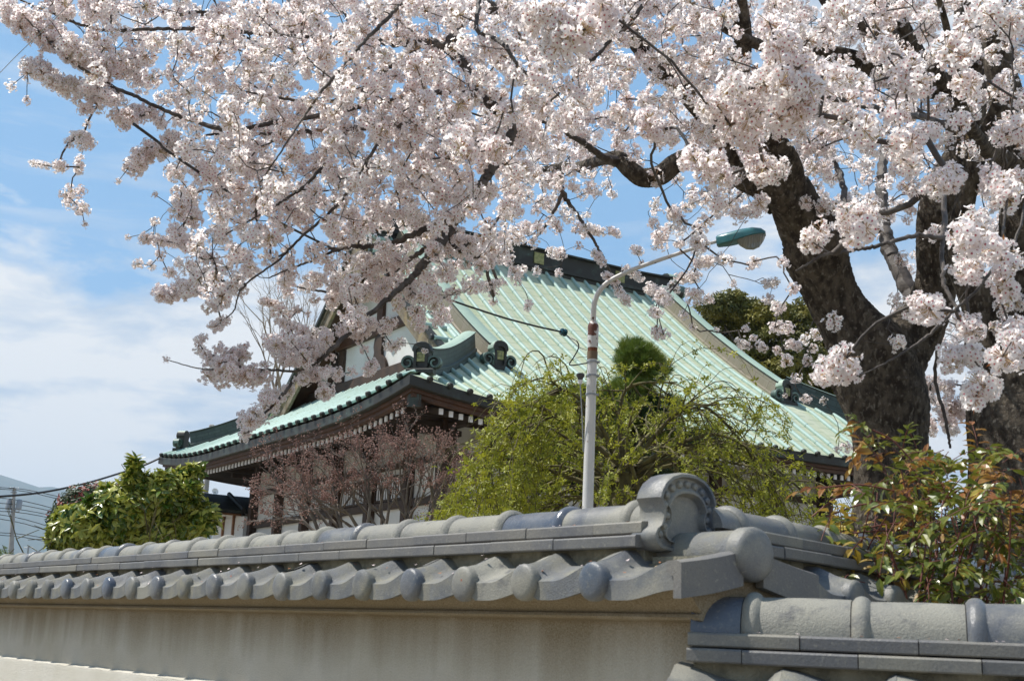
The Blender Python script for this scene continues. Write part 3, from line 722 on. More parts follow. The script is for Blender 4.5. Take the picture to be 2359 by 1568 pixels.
# latticed windows on the gable side
for s0, s1 in ((4.35, 6.05), (6.35, 8.05), (8.35, 10.05)):
    mb = MB(); z0, z1 = 4.62, 5.22
    for a in (( s0, s1, z0, z0 + .05), (s0, s1, z1 - .05, z1)): mb.box(tp(a[0], TW + .04, a[2]), A1 * (a[1] - a[0]), A2 * .05, UP * .05)
    for a in (s0, (s0 + s1) / 2 - .03, s1 - .06): mb.box(tp(a, TW + .042, z0 + .05), A1 * .06, A2 * .046, UP * (z1 - z0 - .1))
    fr = mb.build('lattice_window', M['wood'], hall)
    mb = MB(); n = 13
    for i in range(1, n): mb.box(tp(s0 + (s1 - s0) * i / n - .022, TW + .06, z0 + .05), A1 * .035, A2 * .03, UP * (z1 - z0 - .1))
    mb.build('lattice', M['whitepaint'], fr)
    mb = MB(); mb.box(tp(s0, TW + .095, z0), A1 * (s1 - s0), A2 * .02, UP * (z1 - z0)); mb.build('pane', M['dark'], fr)
# brackets under the eave on every post
for s in posts + [SW]:
    for (a, z, l_) in ((.18, 5.72, .30), (.20, 5.86, .75), (.18, 6.02, 1.15)):
        mb = MB(); mb.bbox(tp(s - .09, TW - l_, z), A2 * (l_ + .1), A1 * .18, UP * .13, .01); mb.build('bracket', M['wood_black'], hall)
for t in np.arange(TW, L2 - TW + .1, 1.95):
    for (a, z, l_) in ((.18, 5.80, .5), (.18, 6.00, 1.0)):
        mb = MB(); mb.bbox(tp(SW - l_, t - .09, z), A1 * (l_ + .1), A2 * .18, UP * .13, .01); mb.build('bracket', M['wood_black'], hall)
    mb = MB()
    half = [(.08, .34), (.22, .30), (.30, .16), (.42, .10), (.46, 0)]
    if t > TW + .5: mb.extrude([tp(SW - .04, t - .98 + x, 5.56 + z) for x, z in half + [(-x, z) for x, z in reversed(half)]], A1 * .06); mb.build('carved_strut', M['whitepaint'], hall)
# ------------------------------------------------------------------ cherry trees in blossom
M['petal'] = mat('cherry_petal', (.95, .885, .875), .75, (.96, .93, .91), 3.2, .38, .62, spec=.15, trans=.68)
M['heart'] = mat('blossom_heart', (.38, .05, .12), .8, (.55, .22, .20), 30, .4, .6, spec=.1)
M['stalk'] = mat('blossom_stalk', (.48, .30, .20), .8, (.48, .40, .22), 14, .4, .6, spec=.1)
M['bark'] = mat('cherry_bark', (.040, .030, .022), .85, (.14, .115, .085), 16, .40, .62, bump=1.0, bscale=30, bdist=.06, spec=.3, stretch=(1, 1, .55), col3=(.25, .22, .175), n3=34, lo3=.55, hi3=.70)
M['bark_branch'] = mat('cherry_branch_bark', (.05, .04, .034), .6, (.13, .11, .095), 10, .42, .65, bump=.4, bscale=60, spec=.4)
M['twig'] = mat('cherry_twig', (.035, .026, .022), .7)

def blossom_templates(nt=7, seed=2):
    rs = np.random.RandomState(seed); T = []
    for _ in range(nt):
        V = []; sizes = []; mi = []; nfl = rs.randint(27, 36)
        for k in range(nfl):
            d = rs.normal(size=3); d /= np.linalg.norm(d)
            R = rs.uniform(.036, .062)
            c = d * R * np.array([1.05, 1.05, .95]) + rs.normal(size=3) * .006
            nrm = d + rs.normal(size=3) * .30; nrm /= np.linalg.norm(nrm)
            a = np.cross(nrm, rs.normal(size=3)); a /= np.linalg.norm(a); b = np.cross(nrm, a)
            fr = rs.uniform(.0168, .0210); cup = rs.uniform(.15, .75); ph = rs.uniform(0, 6.28)
            for p in range(5):
                t = ph + p * 2 * math.pi / 5
                e = math.cos(t) * a + math.sin(t) * b; f = -math.sin(t) * a + math.cos(t) * b; j = rs.uniform(.9, 1.08)
                def q(r, s): return c + e * fr * r * j + f * fr * s * j + nrm * fr * (cup * r * r * .8 - .05)
                V += [q(.10, 0), q(.52, -.42), q(.92, -.30), q(.88, 0), q(.92, .30), q(.52, .42)]; sizes.append(6); mi.append(0)
            V += [c + nrm * fr * .10 + (math.cos(x) * a + math.sin(x) * b) * fr * .23 for x in (0, 1.257, 2.513, 3.77, 5.027)]; sizes.append(5); mi.append(1)
            w = np.cross(d, nrm + .01) * .0; pw = a * .0011
            V += [d * .004 + pw, d * .004 - pw, c - nrm * .003 - pw * 2.2, c - nrm * .003 + pw * 2.2]; sizes.append(4); mi.append(2)
        for k in range(rs.randint(0, 2)):                    # a few young bronze leaves and bud scales
            d = rs.normal(size=3); d /= np.linalg.norm(d); c = d * .035; e = np.cross(d, rs.normal(size=3)); e /= np.linalg.norm(e)
            V += [c, c + d * .014 + e * .006, c + d * .034, c + d * .014 - e * .006]; sizes.append(4); mi.append(3)
        T.append((np.array(V), np.array(sizes), np.array(mi)))
    return T
def rand_rot(rs, n):
    q = rs.normal(size=(n, 4)); q /= np.linalg.norm(q, axis=1)[:, None]; w, x, y, z = q.T
    return np.stack([np.stack([1 - 2 * (y * y + z * z), 2 * (x * y - z * w), 2 * (x * z + y * w)], 1), np.stack([2 * (x * y + z * w), 1 - 2 * (x * x + z * z), 2 * (y * z - x * w)], 1), np.stack([2 * (x * z - y * w), 2 * (y * z + x * w), 1 - 2 * (x * x + y * y)], 1)], 1)
def instances(T, P, S, rs, rots=None):
    """bake copies of templates at points P with scales S into flat arrays"""
    which = rs.randint(0, len(T), len(P)); R = rand_rot(rs, len(P)) if rots is None else rots
    Vs = []; Sz = []; Mi = []
    for k, (V, sz, mi) in enumerate(T):
        idx = np.where(which == k)[0]
        if not len(idx): continue
        W_ = np.einsum('nij,vj->nvi', R[idx] * S[idx][:, None, None], V) + P[idx][:, None, :]
        Vs.append(W_.reshape(-1, 3)); Sz.append(np.tile(sz, len(idx))); Mi.append(np.tile(mi, len(idx)))
    V = np.concatenate(Vs); Sz = np.concatenate(Sz); Mi = np.concatenate(Mi)
    return V, np.arange(len(V)), Sz, Mi
BT = blossom_templates()
M['young_leaf'] = mat('young_bronze_leaf', (.28, .20, .03), .5, (.30, .09, .03), 20, .4, .6, trans=.3)

def smooth_path(pts, n_per=6):
    P = [np.asarray(p, float) for p in pts]
    if len(P) < 3: return [P[0] * (1 - t) + P[-1] * t for t in np.linspace(0, 1, n_per + 1)]
    out = []
    for i in range(len(P) - 1):
        p0, p1, p2, p3 = P[max(i - 1, 0)], P[i], P[i + 1], P[min(i + 2, len(P) - 1)]
        for k in range(n_per):
            t = k / n_per
            out.append(.5 * ((2 * p1) + (-p0 + p2) * t + (2 * p0 - 5 * p1 + 4 * p2 - p3) * t * t + (-p0 + 3 * p1 - 3 * p2 + p3) * t ** 3))
    out.append(P[-1]); return out
def limb(pts):                                # (x, y, width in picture units, forward distance)
    path = []
    for x, y, w, Y in pts: p = at(x, y, Y); dist = np.linalg.norm(p - CAMP); path.append(np.append(p, w / 2 / F * dist))
    s = smooth_path(path); return [q[:3] for q in s], [max(q[3], .002) for q in s]
def gnarl(mb, P, R, sides, seed, amp=.10, mi=0):
    """tube with an uneven, knotted surface"""
    rs = np.random.RandomState(seed); n = len(P); ph = rs.uniform(0, 6.28, 8)
    ref = None; rings = []; L = 0
    for i in range(n):
        t = P[min(i + 1, n - 1)] - P[max(i - 1, 0)]; t = t / np.linalg.norm(t)
        if i: L += np.linalg.norm(P[i] - P[i - 1])
        if ref is None: ref = np.cross(t, (0, 1.0, 0.2))
        ref = ref - t * (ref @ t); ref /= np.linalg.norm(ref); bi = np.cross(t, ref); ring = []
        for k in range(sides):
            a = 2 * math.pi * k / sides
            f = 1 + amp * (.5 * math.sin(3 * a + ph[0] + L * 1.1) + .35 * math.sin(5 * a + ph[1] - L * 2.3) + .35 * math.sin(2 * a + L * 5.1 + ph[2]) + .3 * math.sin(L * 9 + ph[3] + a)) + rs.uniform(-amp, amp) * .22
            ring.append(P[i] + R[i] * f * (math.cos(a) * ref + math.sin(a) * bi))
        rings.append(ring)
    mb.sweep(rings, mi, True)

# limbs traced from trunk to tip; the first of each tree is the trunk
YA = 10.0
LA = [
 ('trunk', [(2062, 1640, 230, YA), (2050, 1330, 185, YA), (2048, 1200, 172, YA), (2047, 1069, 158, YA), (2042, 996, 165, YA), (2028, 900, 186, YA), (2005, 830, 190, YA), (1962, 755, 140, YA), (1925, 690, 118, 9.95), (1900, 640, 120, 9.9), (1880, 592, 132, 9.85), (1872, 545, 128, 9.8), (1835, 480, 112, 9.7), (1812, 430, 104, 9.6)]),
 ('limb', [(2030, 900, 140, YA), (2070, 810, 132, YA), (2108, 755, 112, YA), (2142, 700, 98, 9.9), (2160, 640, 86, 9.8), (2158, 560, 84, 9.7), (2165, 480, 84, 9.6), (2195, 400, 78, 9.5), (2228, 330, 74, 9.4), (2236, 250, 66, 9.3), (2236, 184, 62, 9.2), (2232, 90, 56, 9.0), (2228, -20, 50, 8.8), (2220, -160, 40, 8.6)]),
 ('limb', [(1860, 520, 80, 9.75), (1800, 455, 60, 9.5), (1745, 430, 50, 9.5), (1700, 402, 46, 9.4), (1655, 305, 42, 9.2), (1618, 257, 42, 9.1), (1560, 190, 42, 9.0), (1501, 140, 40, 8.8), (1456, 80, 38, 8.6), (1432, 0, 36, 8.4), (1405, -110, 34, 8.1), (1330, -210, 32, 7.9), (1240, -220, 30, 7.8)]),
 ('limb', [(1815, 450, 90, 9.6), (1805, 385, 80, 9.4), (1775, 330, 66, 9.2), (1735, 250, 50, 9.0), (1705, 170, 44, 8.8), (1712, 80, 40, 8.5), (1690, -40, 34, 8.2), (1640, -150, 28, 7.9)]),
 ('limb', [(1790, 470, 60, 9.7), (1720, 410, 42, 9.8), (1665, 372, 36, 9.9), (1600, 362, 38, 10.0), (1555, 376, 42, 10.0), (1520, 404, 44, 10.0), (1480, 410, 42, 10.0), (1452, 392, 40, 10.0), (1428, 368, 38, 10.1), (1400, 366, 28, 10.3), (1373, 374, 24, 10.6), (1335, 384, 22, 10.9), (1300, 382, 18, 11.2), (1262, 388, 15, 11.6), (1200, 402, 10, 12.0)]),
 ('limb', [(1430, 372, 26, 10.1), (1390, 362, 18, 9.8), (1345, 330, 14, 9.5), (1300, 303, 11, 9.2), (1255, 282, 9, 9.0), (1215, 262, 6, 8.8)]),
 ('limb', [(1295, 384, 14, 11.2), (1293, 410, 13, 11.3), (1297, 445, 11, 11.4), (1336, 503, 8, 11.5), (1364, 548, 7, 11.6), (1388, 590, 6, 11.7), (1412, 640, 5, 11.8), (1428, 668, 3, 11.8)]),
 ('limb', [(1297, 445, 10, 11.4), (1268, 504, 7, 11.5), (1240, 540, 6, 11.7), (1205, 565, 4, 11.8)]),
 ('limb', [(2236, 215, 60, 9.3), (2150, 196, 60, 9.3), (2080, 190, 56, 9.2), (2011, 154, 42, 9.1), (1960, 132, 36, 9.0), (1900, 122, 34, 8.9), (1810, 116, 32, 8.7), (1740, 100, 24, 8.5), (1660, 60, 18, 8.2)]),
 ('limb', [(2200, 390, 50, 9.5), (2205, 280, 46, 9.3), (2184, 209, 44, 9.1), (2130, 150, 40, 8.9), (2090, 90, 42, 8.8), (2055, 20, 40, 8.6), (2030, -80, 34, 8.3)]),
 ('limb', [(2085, 90, 30, 8.8), (2000, 60, 34, 8.6), (1930, 20, 32, 8.4), (1870, -40, 28, 8.2)]),
 ('limb', [(2120, 720, 40, 10.1), (2060, 600, 34, 10.4), (2040, 540, 30, 10.6), (2030, 430, 24, 10.8), (2040, 330, 18, 11.0)]),
 ('limb', [(1905, 620, 20, 10.0), (1935, 570, 16, 10.3), (1945, 450, 14, 10.6), (1925, 380, 12, 10.8), (1880, 300, 9, 11.0)]),
 # big limb that sweeps out over the street towards the camera's left
 ('limb', [(1240, -220, 34, 7.8), (1200, -120, 32, 7.8), (1172, -20, 30, 7.8), (1150, 20, 28, 7.7), (1105, 12, 26, 7.6), (1062, 52, 25, 7.6), (1028, 108, 24, 7.6), (985, 97, 24, 7.6), (930, 96, 20, 7.5), (870, 98, 13, 7.5), (806, 88, 10, 7.5), (698, 84, 9, 7.5), (588, 77, 8, 7.5), (514, 70, 8, 7.5), (386, 66, 8, 7.4), (257, 70, 7, 7.4), (191, 59, 6, 7.4), (120, 30, 5, 7.3), (55, 4, 4, 7.3), (0, -30, 3, 7.3)]),
 ('limb', [(1028, 108, 22, 7.6), (1070, 150, 22, 7.6), (1098, 206, 26, 7.6), (1140, 250, 24, 7.6), (1178, 300, 22, 7.6), (1171, 325, 22, 7.6), (1145, 367, 22, 7.6), (1112, 422, 22, 7.6), (1075, 470, 26, 7.5), (1041, 518, 28, 7.5), (986, 592, 22, 7.4), (960, 628, 16, 7.4), (912, 673, 14, 7.3), (839, 735, 12, 7.3), (776, 794, 11, 7.2), (729, 834, 9, 7.2), (692, 856, 8, 7.2), (655, 905, 7, 7.1), (600, 962, 5, 7.1), (572, 995, 3, 7.1)]),
 ('limb', [(1110, 205, 14, 7.6), (1040, 262, 14, 7.6), (950, 284, 14, 7.6), (890, 292, 13, 7.6), (837, 294, 13, 7.6), (735, 301, 11, 7.5), (661, 307, 9, 7.5), (551, 309, 7, 7.5), (474, 312, 5, 7.4), (405, 342, 3, 7.4)]),
 ('limb', [(1098, 206, 14, 7.6), (1000, 215, 12, 7.5), (880, 235, 11, 7.4), (760, 262, 11, 7.3), (640, 280, 10, 7.3), (560, 296, 10, 7.2), (496, 294, 11, 7.2), (404, 264, 9, 7.2), (316, 224, 8, 7.1), (235, 187, 8, 7.1), (150, 130, 6, 7.0), (105, 90, 5, 7.0), (40, 20, 3, 7.0)]),
 ('limb', [(1075, 470, 18, 7.5), (1040, 505, 15, 7.5), (990, 524, 15, 7.6), (905, 559, 13, 7.7), (856, 566, 12, 7.8), (806, 568, 10, 7.8), (765, 573, 8, 7.8), (707, 573, 4, 7.8)]),
 ('limb', [(810, 568, 8, 7.8), (765, 580, 7, 7.8), (710, 603, 6, 7.8), (663, 621, 4, 7.8), (620, 640, 3, 7.8)]),
 ('limb', [(1041, 518, 16, 7.5), (1000, 560, 13, 7.6), (940, 600, 11, 7.8), (880, 645, 9, 7.9), (800, 672, 7, 8.0), (720, 668, 5, 8.1), (640, 648, 3, 8.1)]),
 ('limb', [(780, 792, 7, 7.2), (700, 850, 6, 7.2), (620, 852, 5, 7.2), (560, 846, 4, 7.2), (470, 850, 3, 7.1), (390, 830, 2, 7.1)]),
 ('limb', [(925, 7, 9, 6.6), (885, 50, 9, 6.6), (835, 100, 8, 6.6), (795, 150, 8, 6.6), (750, 200, 7, 6.6), (700, 270, 5, 6.6), (640, 360, 4, 6.6), (600, 420, 3, 6.7)]),
 ('limb', [(800, 300, 9, 7.4), (755, 370, 8, 7.3), (700, 430, 7, 7.2), (640, 470, 6, 7.2), (590, 500, 4, 7.1), (520, 540, 3, 7.1)]),
 ('limb', [(890, 290, 8, 7.5), (840, 380, 8, 7.4), (780, 470, 7, 7.4), (700, 540, 6, 7.3), (640, 600, 5, 7.3), (560, 660, 4, 7.2), (535, 720, 3, 7.2), (480, 755, 2, 7.2)]),
 ('limb', [(985, 97, 12, 7.5), (900, 150, 10, 7.4), (820, 215, 9, 7.4), (740, 235, 8, 7.3), (640, 225, 6, 7.3), (560, 210, 4, 7.3)]),
 ('limb', [(1105, 0, 10, 6.4), (1098, 66, 10, 6.3), (1130, 85, 10, 6.3), (1164, 106, 10, 6.2), (1189, 147, 9, 6.2), (1226, 176, 8, 6.2), (1263, 180, 5, 6.2)]),
 ('limb', [(1500, -20, 10, 7.8), (1454, 51, 9, 7.8), (1403, 99, 9, 7.9), (1329, 173, 8, 7.9), (1260, 240, 5, 8.0)]),
 ('limb', [(2205, 300, 14, 7.6), (2122, 268, 14, 7.0), (2060, 264, 13, 6.6), (2023, 253, 13, 6.4), (1956, 235, 12, 6.2), (1898, 220, 9, 6.0), (1840, 200, 5, 5.9)]),
 ('limb', [(2172, 440, 12, 6.2), (2172, 540, 12, 5.9), (2106, 544, 10, 5.8), (2021, 566, 9, 5.7), (1958, 578, 8, 5.7), (1897, 588, 7, 5.6), (1834, 625, 4, 5.6)]),
 ('limb', [(2172, 540, 10, 5.9), (2172, 610, 10, 5.8), (2178, 665, 9, 5.7), (2210, 720, 7, 5.6), (2230, 790, 5, 5.6)]),
 ('limb', [(2330, 560, 8, 5.6), (2253, 665, 7, 5.6), (2212, 702, 7, 5.6), (2143, 768, 7, 5.6), (2069, 820, 5, 5.6), (1985, 863, 3, 5.6)]),
 ('limb', [(2190, 700, 8, 9.0), (2154, 849, 8, 9.5), (2176, 959, 7, 9.5), (2190, 1032, 5, 9.5)]),
]
LB = [
 ('trunk', [(2360, 1640, 240, 9.2), (2345, 1300, 205, 9.2), (2338, 1150, 190, 9.2), (2335, 1000, 180, 9.2), (2345, 900, 170, 9.2), (2362, 760, 140, 9.1), (2372, 600, 122, 9.0), (2368, 470, 112, 8.9), (2350, 370, 105, 8.8), (2335, 300, 80, 8.7), (2310, 200, 64, 8.6), (2296, 100, 56, 8.5), (2290, -60, 50, 8.3)]),
 ('limb', [(2325, 930, 100, 9.2), (2290, 830, 92, 9.2), (2268, 740, 84, 9.2), (2245, 670, 74, 9.15), (2215, 600, 62, 9.1), (2212, 520, 50, 9.0), (2230, 440, 40, 8.9), (2262, 330, 32, 8.7), (2300, 240, 26, 8.5)]),
 ('limb', [(2350, 400, 60, 8.8), (2290, 355, 44, 8.3), (2240, 300, 26, 7.6), (2200, 180, 18, 7.0), (2180, 60, 14, 6.6), (2150, -40, 10, 6.4)]),
]
GRID = """
5566788999888599867996687
0067899997766998779957767
0045879977679878898475867
0035688877777777888974575
0003778878989877999984775
0000588889999877999875685
0000687788899866988854794
0000688887999832478634875
0000788788987313555336645
0000787888885204677652333
0000776686575205434722643
0000654664782002300011332
0000664566640000200011321
0000221456310002000111221
0000001132200000000111221
0000000000000000001122221
""".split()
STR = [(0,15,60,60,28),(60,60,190,130,32),(110,0,165,35,20),(200,20,260,40,30),(110,66,176,128,28),(176,128,220,154,30),(220,154,323,158,30),(55,147,147,195,26),(147,195,275,228,28),(26,198,26,198,16),(62,231,62,231,12),
 (206,253,206,253,22),(200,285,200,285,12),(176,308,206,327,22),(158,330,158,330,14),(132,382,132,382,20),(70,375,112,382,10),(184,364,180,397,14),(165,448,165,448,24),(176,478,176,478,24),(195,518,195,518,6),(264,264,350,264,25),(404,320,330,367,26),(330,367,305,389,24),(272,418,272,418,7),(371,286,371,286,20),(356,448,356,448,7),(356,510,356,510,14),(330,547,440,566,16),
 (295,547,295,547,5),(332,551,332,551,14),(369,588,369,588,16),(317,606,317,606,15),(347,612,347,612,13),(383,625,400,630,15),(361,676,398,672,24),(398,672,435,665,24),(435,665,490,628,24),(501,702,501,702,22),(545,658,545,658,26),(523,735,490,755,17),(470,775,453,790,13),(383,827,383,827,8),(560,812,500,830,24),(620,790,760,775,24),(690,870,760,850,20),(800,690,900,660,22),(830,610,930,600,24),(780,640,760,700,18),(930,650,960,690,20),(860,740,820,770,18),(455,800,520,855,14),(640,740,700,760,14),(494,849,600,867,28),(637,812,721,823,25),(582,885,582,885,16),(633,904,618,940,26),(600,950,570,975,26),(560,1000,560,1000,18),(659,897,659,897,20),(747,900,747,900,26),(853,853,853,853,22),(810,856,810,856,14),(784,768,832,757,20),(883,753,883,753,24),(912,794,912,794,20),(839,805,839,805,13),(762,823,762,823,14),(978,808,978,808,7),
 (600,691,637,702,12),(673,717,690,712,11),(725,691,725,691,13),(710,724,710,724,9),(986,698,986,698,24),(967,731,967,731,14),(820,716,820,716,16),(700,800,740,810,22),(1104,584,1144,603,24),(1236,625,1236,625,13),(1287,628,1287,628,12),(1137,695,1137,695,12),(1221,695,1214,712,11),(1110,660,1160,650,14),
 (1020,560,1090,560,22),(1368,581,1390,606,13),(1420,665,1449,698,14),(1331,566,1331,566,12),(1456,573,1478,580,12),(1427,540,1401,529,12),(1340,520,1390,535,14),(1478,606,1478,606,8),(1438,617,1478,643,13),(1392,632,1420,650,13),(1504,665,1530,691,20),(1515,724,1515,724,18),(1508,768,1508,768,20),(1574,724,1574,724,13),(1596,753,1596,753,10),(1603,545,1640,560,26),(1662,592,1662,592,20),(1739,606,1739,606,18),(1761,654,1790,650,13),(1633,687,1633,687,16),(1691,654,1691,654,12),(1717,757,1717,757,12),(1600,640,1560,640,16),(1640,600,1600,610,16),(1540,490,1560,480,18),(1560,560,1570,560,14),
 (1805,606,1805,606,17),(1827,665,1827,665,17),(1805,709,1805,709,18),(1770,690,1770,690,16),(1780,753,1820,757,17),(1702,789,1722,799,15),(1748,792,1760,803,14),(1790,806,1790,806,13),(1815,790,1840,800,14),(1872,803,1872,803,13),(1735,778,1735,778,11),(1812,830,1812,830,17),(1860,830,1860,830,15),(1835,871,1835,871,15),(1857,919,1857,919,14),(1897,922,1897,922,10),(1809,911,1809,911,7),(1926,684,1926,684,12),(1650,760,1650,760,9),(2011,760,2011,760,7),(1952,1029,1952,1029,16),(1930,1035,1930,1035,10),
 (2143,922,2139,878,18),(2180,948,2209,933,24),(2191,985,2191,985,22),(2160,880,2190,900,18),(2200,1000,2170,960,16),(2220,960,2230,900,18),(2140,960,2150,1000,14)]
NEAR = [(1934,852,44,5.0),(1912,865,38,5.1),(1950,838,36,4.9),(2132,720,46,4.6),(2116,712,30,4.7),(1875,537,38,5.6),(1978,540,46,5.2),(1960,505,40,5.3),(2000,500,38,5.2),(2235,562,52,4.5),(2279,577,44,4.5),(2250,520,40,4.5),(2235,621,42,4.6),(2319,647,42,4.6),(2228,757,36,4.7),(2190,825,34,4.8),(2235,830,38,4.8),(2323,823,46,4.4),(2345,790,40,4.3),(2268,900,44,4.6),(2250,910,38,4.6),(2334,757,34,4.6),
 (1230,40,44,4.8),(1290,30,50,4.6),(1340,80,54,4.6),(1290,90,50,4.7),(1400,50,48,4.7),(1260,70,40,4.8),(1380,20,48,4.7),
 (1780,60,46,4.9),(1800,100,46,4.9),(1770,150,44,5.0),(1830,170,44,4.9),(1700,200,44,5.1),(1760,200,48,5.0),(1820,220,50,4.9),(1850,190,46,4.9),(1740,260,46,5.0),(1800,270,48,5.0),(1690,280,42,5.2),(1650,250,40,5.2),(1630,240,30,5.2),(1850,250,40,5.0),(1730,300,40,5.2),(1910,170,40,5.4),(1930,40,44,5.0),(2030,110,42,5.3),(1960,30,40,5.2),(2180,130,46,4.9),(2220,110,44,4.9),(2120,170,42,5.1),(2210,190,38,5.1),(2080,190,36,5.2),
 (2100,320,42,5.0),(2130,300,36,5.1),(2150,440,40,5.0),(2190,410,40,5.0),(2080,390,38,5.3),(1990,310,44,5.3),(1950,270,40,5.4),(1630,390,42,5.6),(1600,370,38,5.7),(1660,400,36,5.7),(1750,390,40,5.5),(1780,400,34,5.5),(1730,360,34,5.6),(2330,60,44,5.0),(2280,40,44,5.0),(2340,300,40,5.0),(2300,300,36,5.1),(2290,400,34,5.0),(2320,430,44,4.9),(2350,420,40,4.9),(1130,340,40,6.2),(1080,330,44,6.2),(1060,300,40,6.3),(1160,270,36,6.2),(1190,390,36,6.6),(960,380,34,7.0),(950,310,36,6.8),(870,200,36,6.8),(970,240,34,6.6),(1320,270,36,6.2),(1480,290,38,6.0),(1520,300,34,6.0),(1130,110,34,6.4),(970,150,38,6.5),(1040,30,36,6.3)]

def cherry(root, L, clusters, seed, trunk_sides=40):
    nodes = []; 
    for i, (nm, pts) in enumerate(L):
        P, R = limb(pts)
        P2 = smooth_path([np.append(p, r) for p, r in zip(P, R)], 2 if max(R) < .05 else 3); P = [q[:3] for q in P2]; R = [max(q[3], .0015) for q in P2]
        mb = MB(); big = max(R) > .09
        if not big:
            rs = np.random.RandomState(i + 40)
            P = [p + rs.normal(size=3) * min(.006, r * .25) for p, r in zip(P, R)]
        gnarl(mb, P, R, trunk_sides if i == 0 else (26 if big else 10), seed + i, .10 if big else .07)
        mb.build('trunk' if i == 0 else 'limb', M['bark'] if big else M['bark_branch'], root)
        if i > 0 or True:
            for p, r in zip(P, R):
                if p[2] > 2.6: nodes.append(p)
    if clusters is None or not len(clusters): return
    C = clusters; N = len(C); nodes = np.array(nodes)
    # connect every cluster to the nearest point of the growing tree
    bd = np.full(N, 1e9); bn = np.zeros(N, int); allp = [p for p in nodes]; parent = [-1] * len(allp)
    for s0 in range(0, len(nodes), 400):
        D = np.linalg.norm(C[:, None, :] - nodes[None, s0:s0 + 400, :], axis=2); j = D.argmin(1); v = D[np.arange(N), j]; u = v < bd; bd[u] = v[u]; bn[u] = j[u] + s0
    done = np.zeros(N, bool); rs = np.random.RandomState(seed); base_n = len(nodes); cl_node = np.zeros(N, int)
    for _ in range(N):
        k = int(np.argmin(np.where(done, 1e9, bd))); done[k] = True
        a = bn[k]; A = allp[a]; B = C[k]; d = np.linalg.norm(B - A); segs = max(1, int(d / .07)); prev = a; perp = rs.normal(size=3) * d * .09; perp[2] += .03 * d
        new = []
        for q in range(1, segs + 1):
            f = q / segs; p = A + (B - A) * f + perp * math.sin(math.pi * f) + (rs.normal(size=3) * .006 if q < segs else 0)
            allp.append(p); parent.append(prev); prev = len(allp) - 1; new.append(prev)
        cl_node[k] = prev
        for idx in new[::2] if len(new) > 2 else new:
            v = np.linalg.norm(C - allp[idx], axis=1); u = (~done) & (v < bd); bd[u] = v[u]; bn[u] = idx
    cnt = np.zeros(len(allp)); cnt[cl_node] += 1
    for i in range(len(allp) - 1, base_n - 1, -1):
        if parent[i] >= 0: cnt[parent[i]] += cnt[i]
    mb_v = []; mb_f = []; A_ = np.array(allp); par = np.array(parent); idx = np.arange(base_n, len(A_))
    P0 = A_[par[idx]]; P1 = A_[idx]; r1 = .0015 + .0010 * np.sqrt(cnt[idx]); r0 = np.where(par[idx] >= base_n, .0015 + .0010 * np.sqrt(cnt[par[idx]]), r1 * 1.2); r0 = np.minimum(r0, r1 * 1.5)
    d = P1 - P0; d /= np.maximum(np.linalg.norm(d, axis=1), 1e-6)[:, None]; ref = np.cross(d, np.array([.3, .5, .81])); ref /= np.linalg.norm(ref, axis=1)[:, None]; bi = np.cross(d, ref); S = 5
    V = np.zeros((len(idx), 2, S, 3))
    for k in range(S):
        a = 2 * math.pi * k / S; e = math.cos(a) * ref + math.sin(a) * bi; V[:, 0, k] = P0 + e * r0[:, None] - d * r0[:, None] * .3; V[:, 1, k] = P1 + e * r1[:, None]
    b = (np.arange(len(idx)) * 2 * S)[:, None, None]
    q = np.array([[k, (k + 1) % S, S + (k + 1) % S, S + k] for k in range(S)])[None]
    loops = (b + q).ravel(); npmesh('twigs', V.reshape(-1, 3), loops, np.full(len(idx) * S, 4), np.zeros(len(idx) * S), [M['bark_branch']], root, smooth=True, kind='stuff')

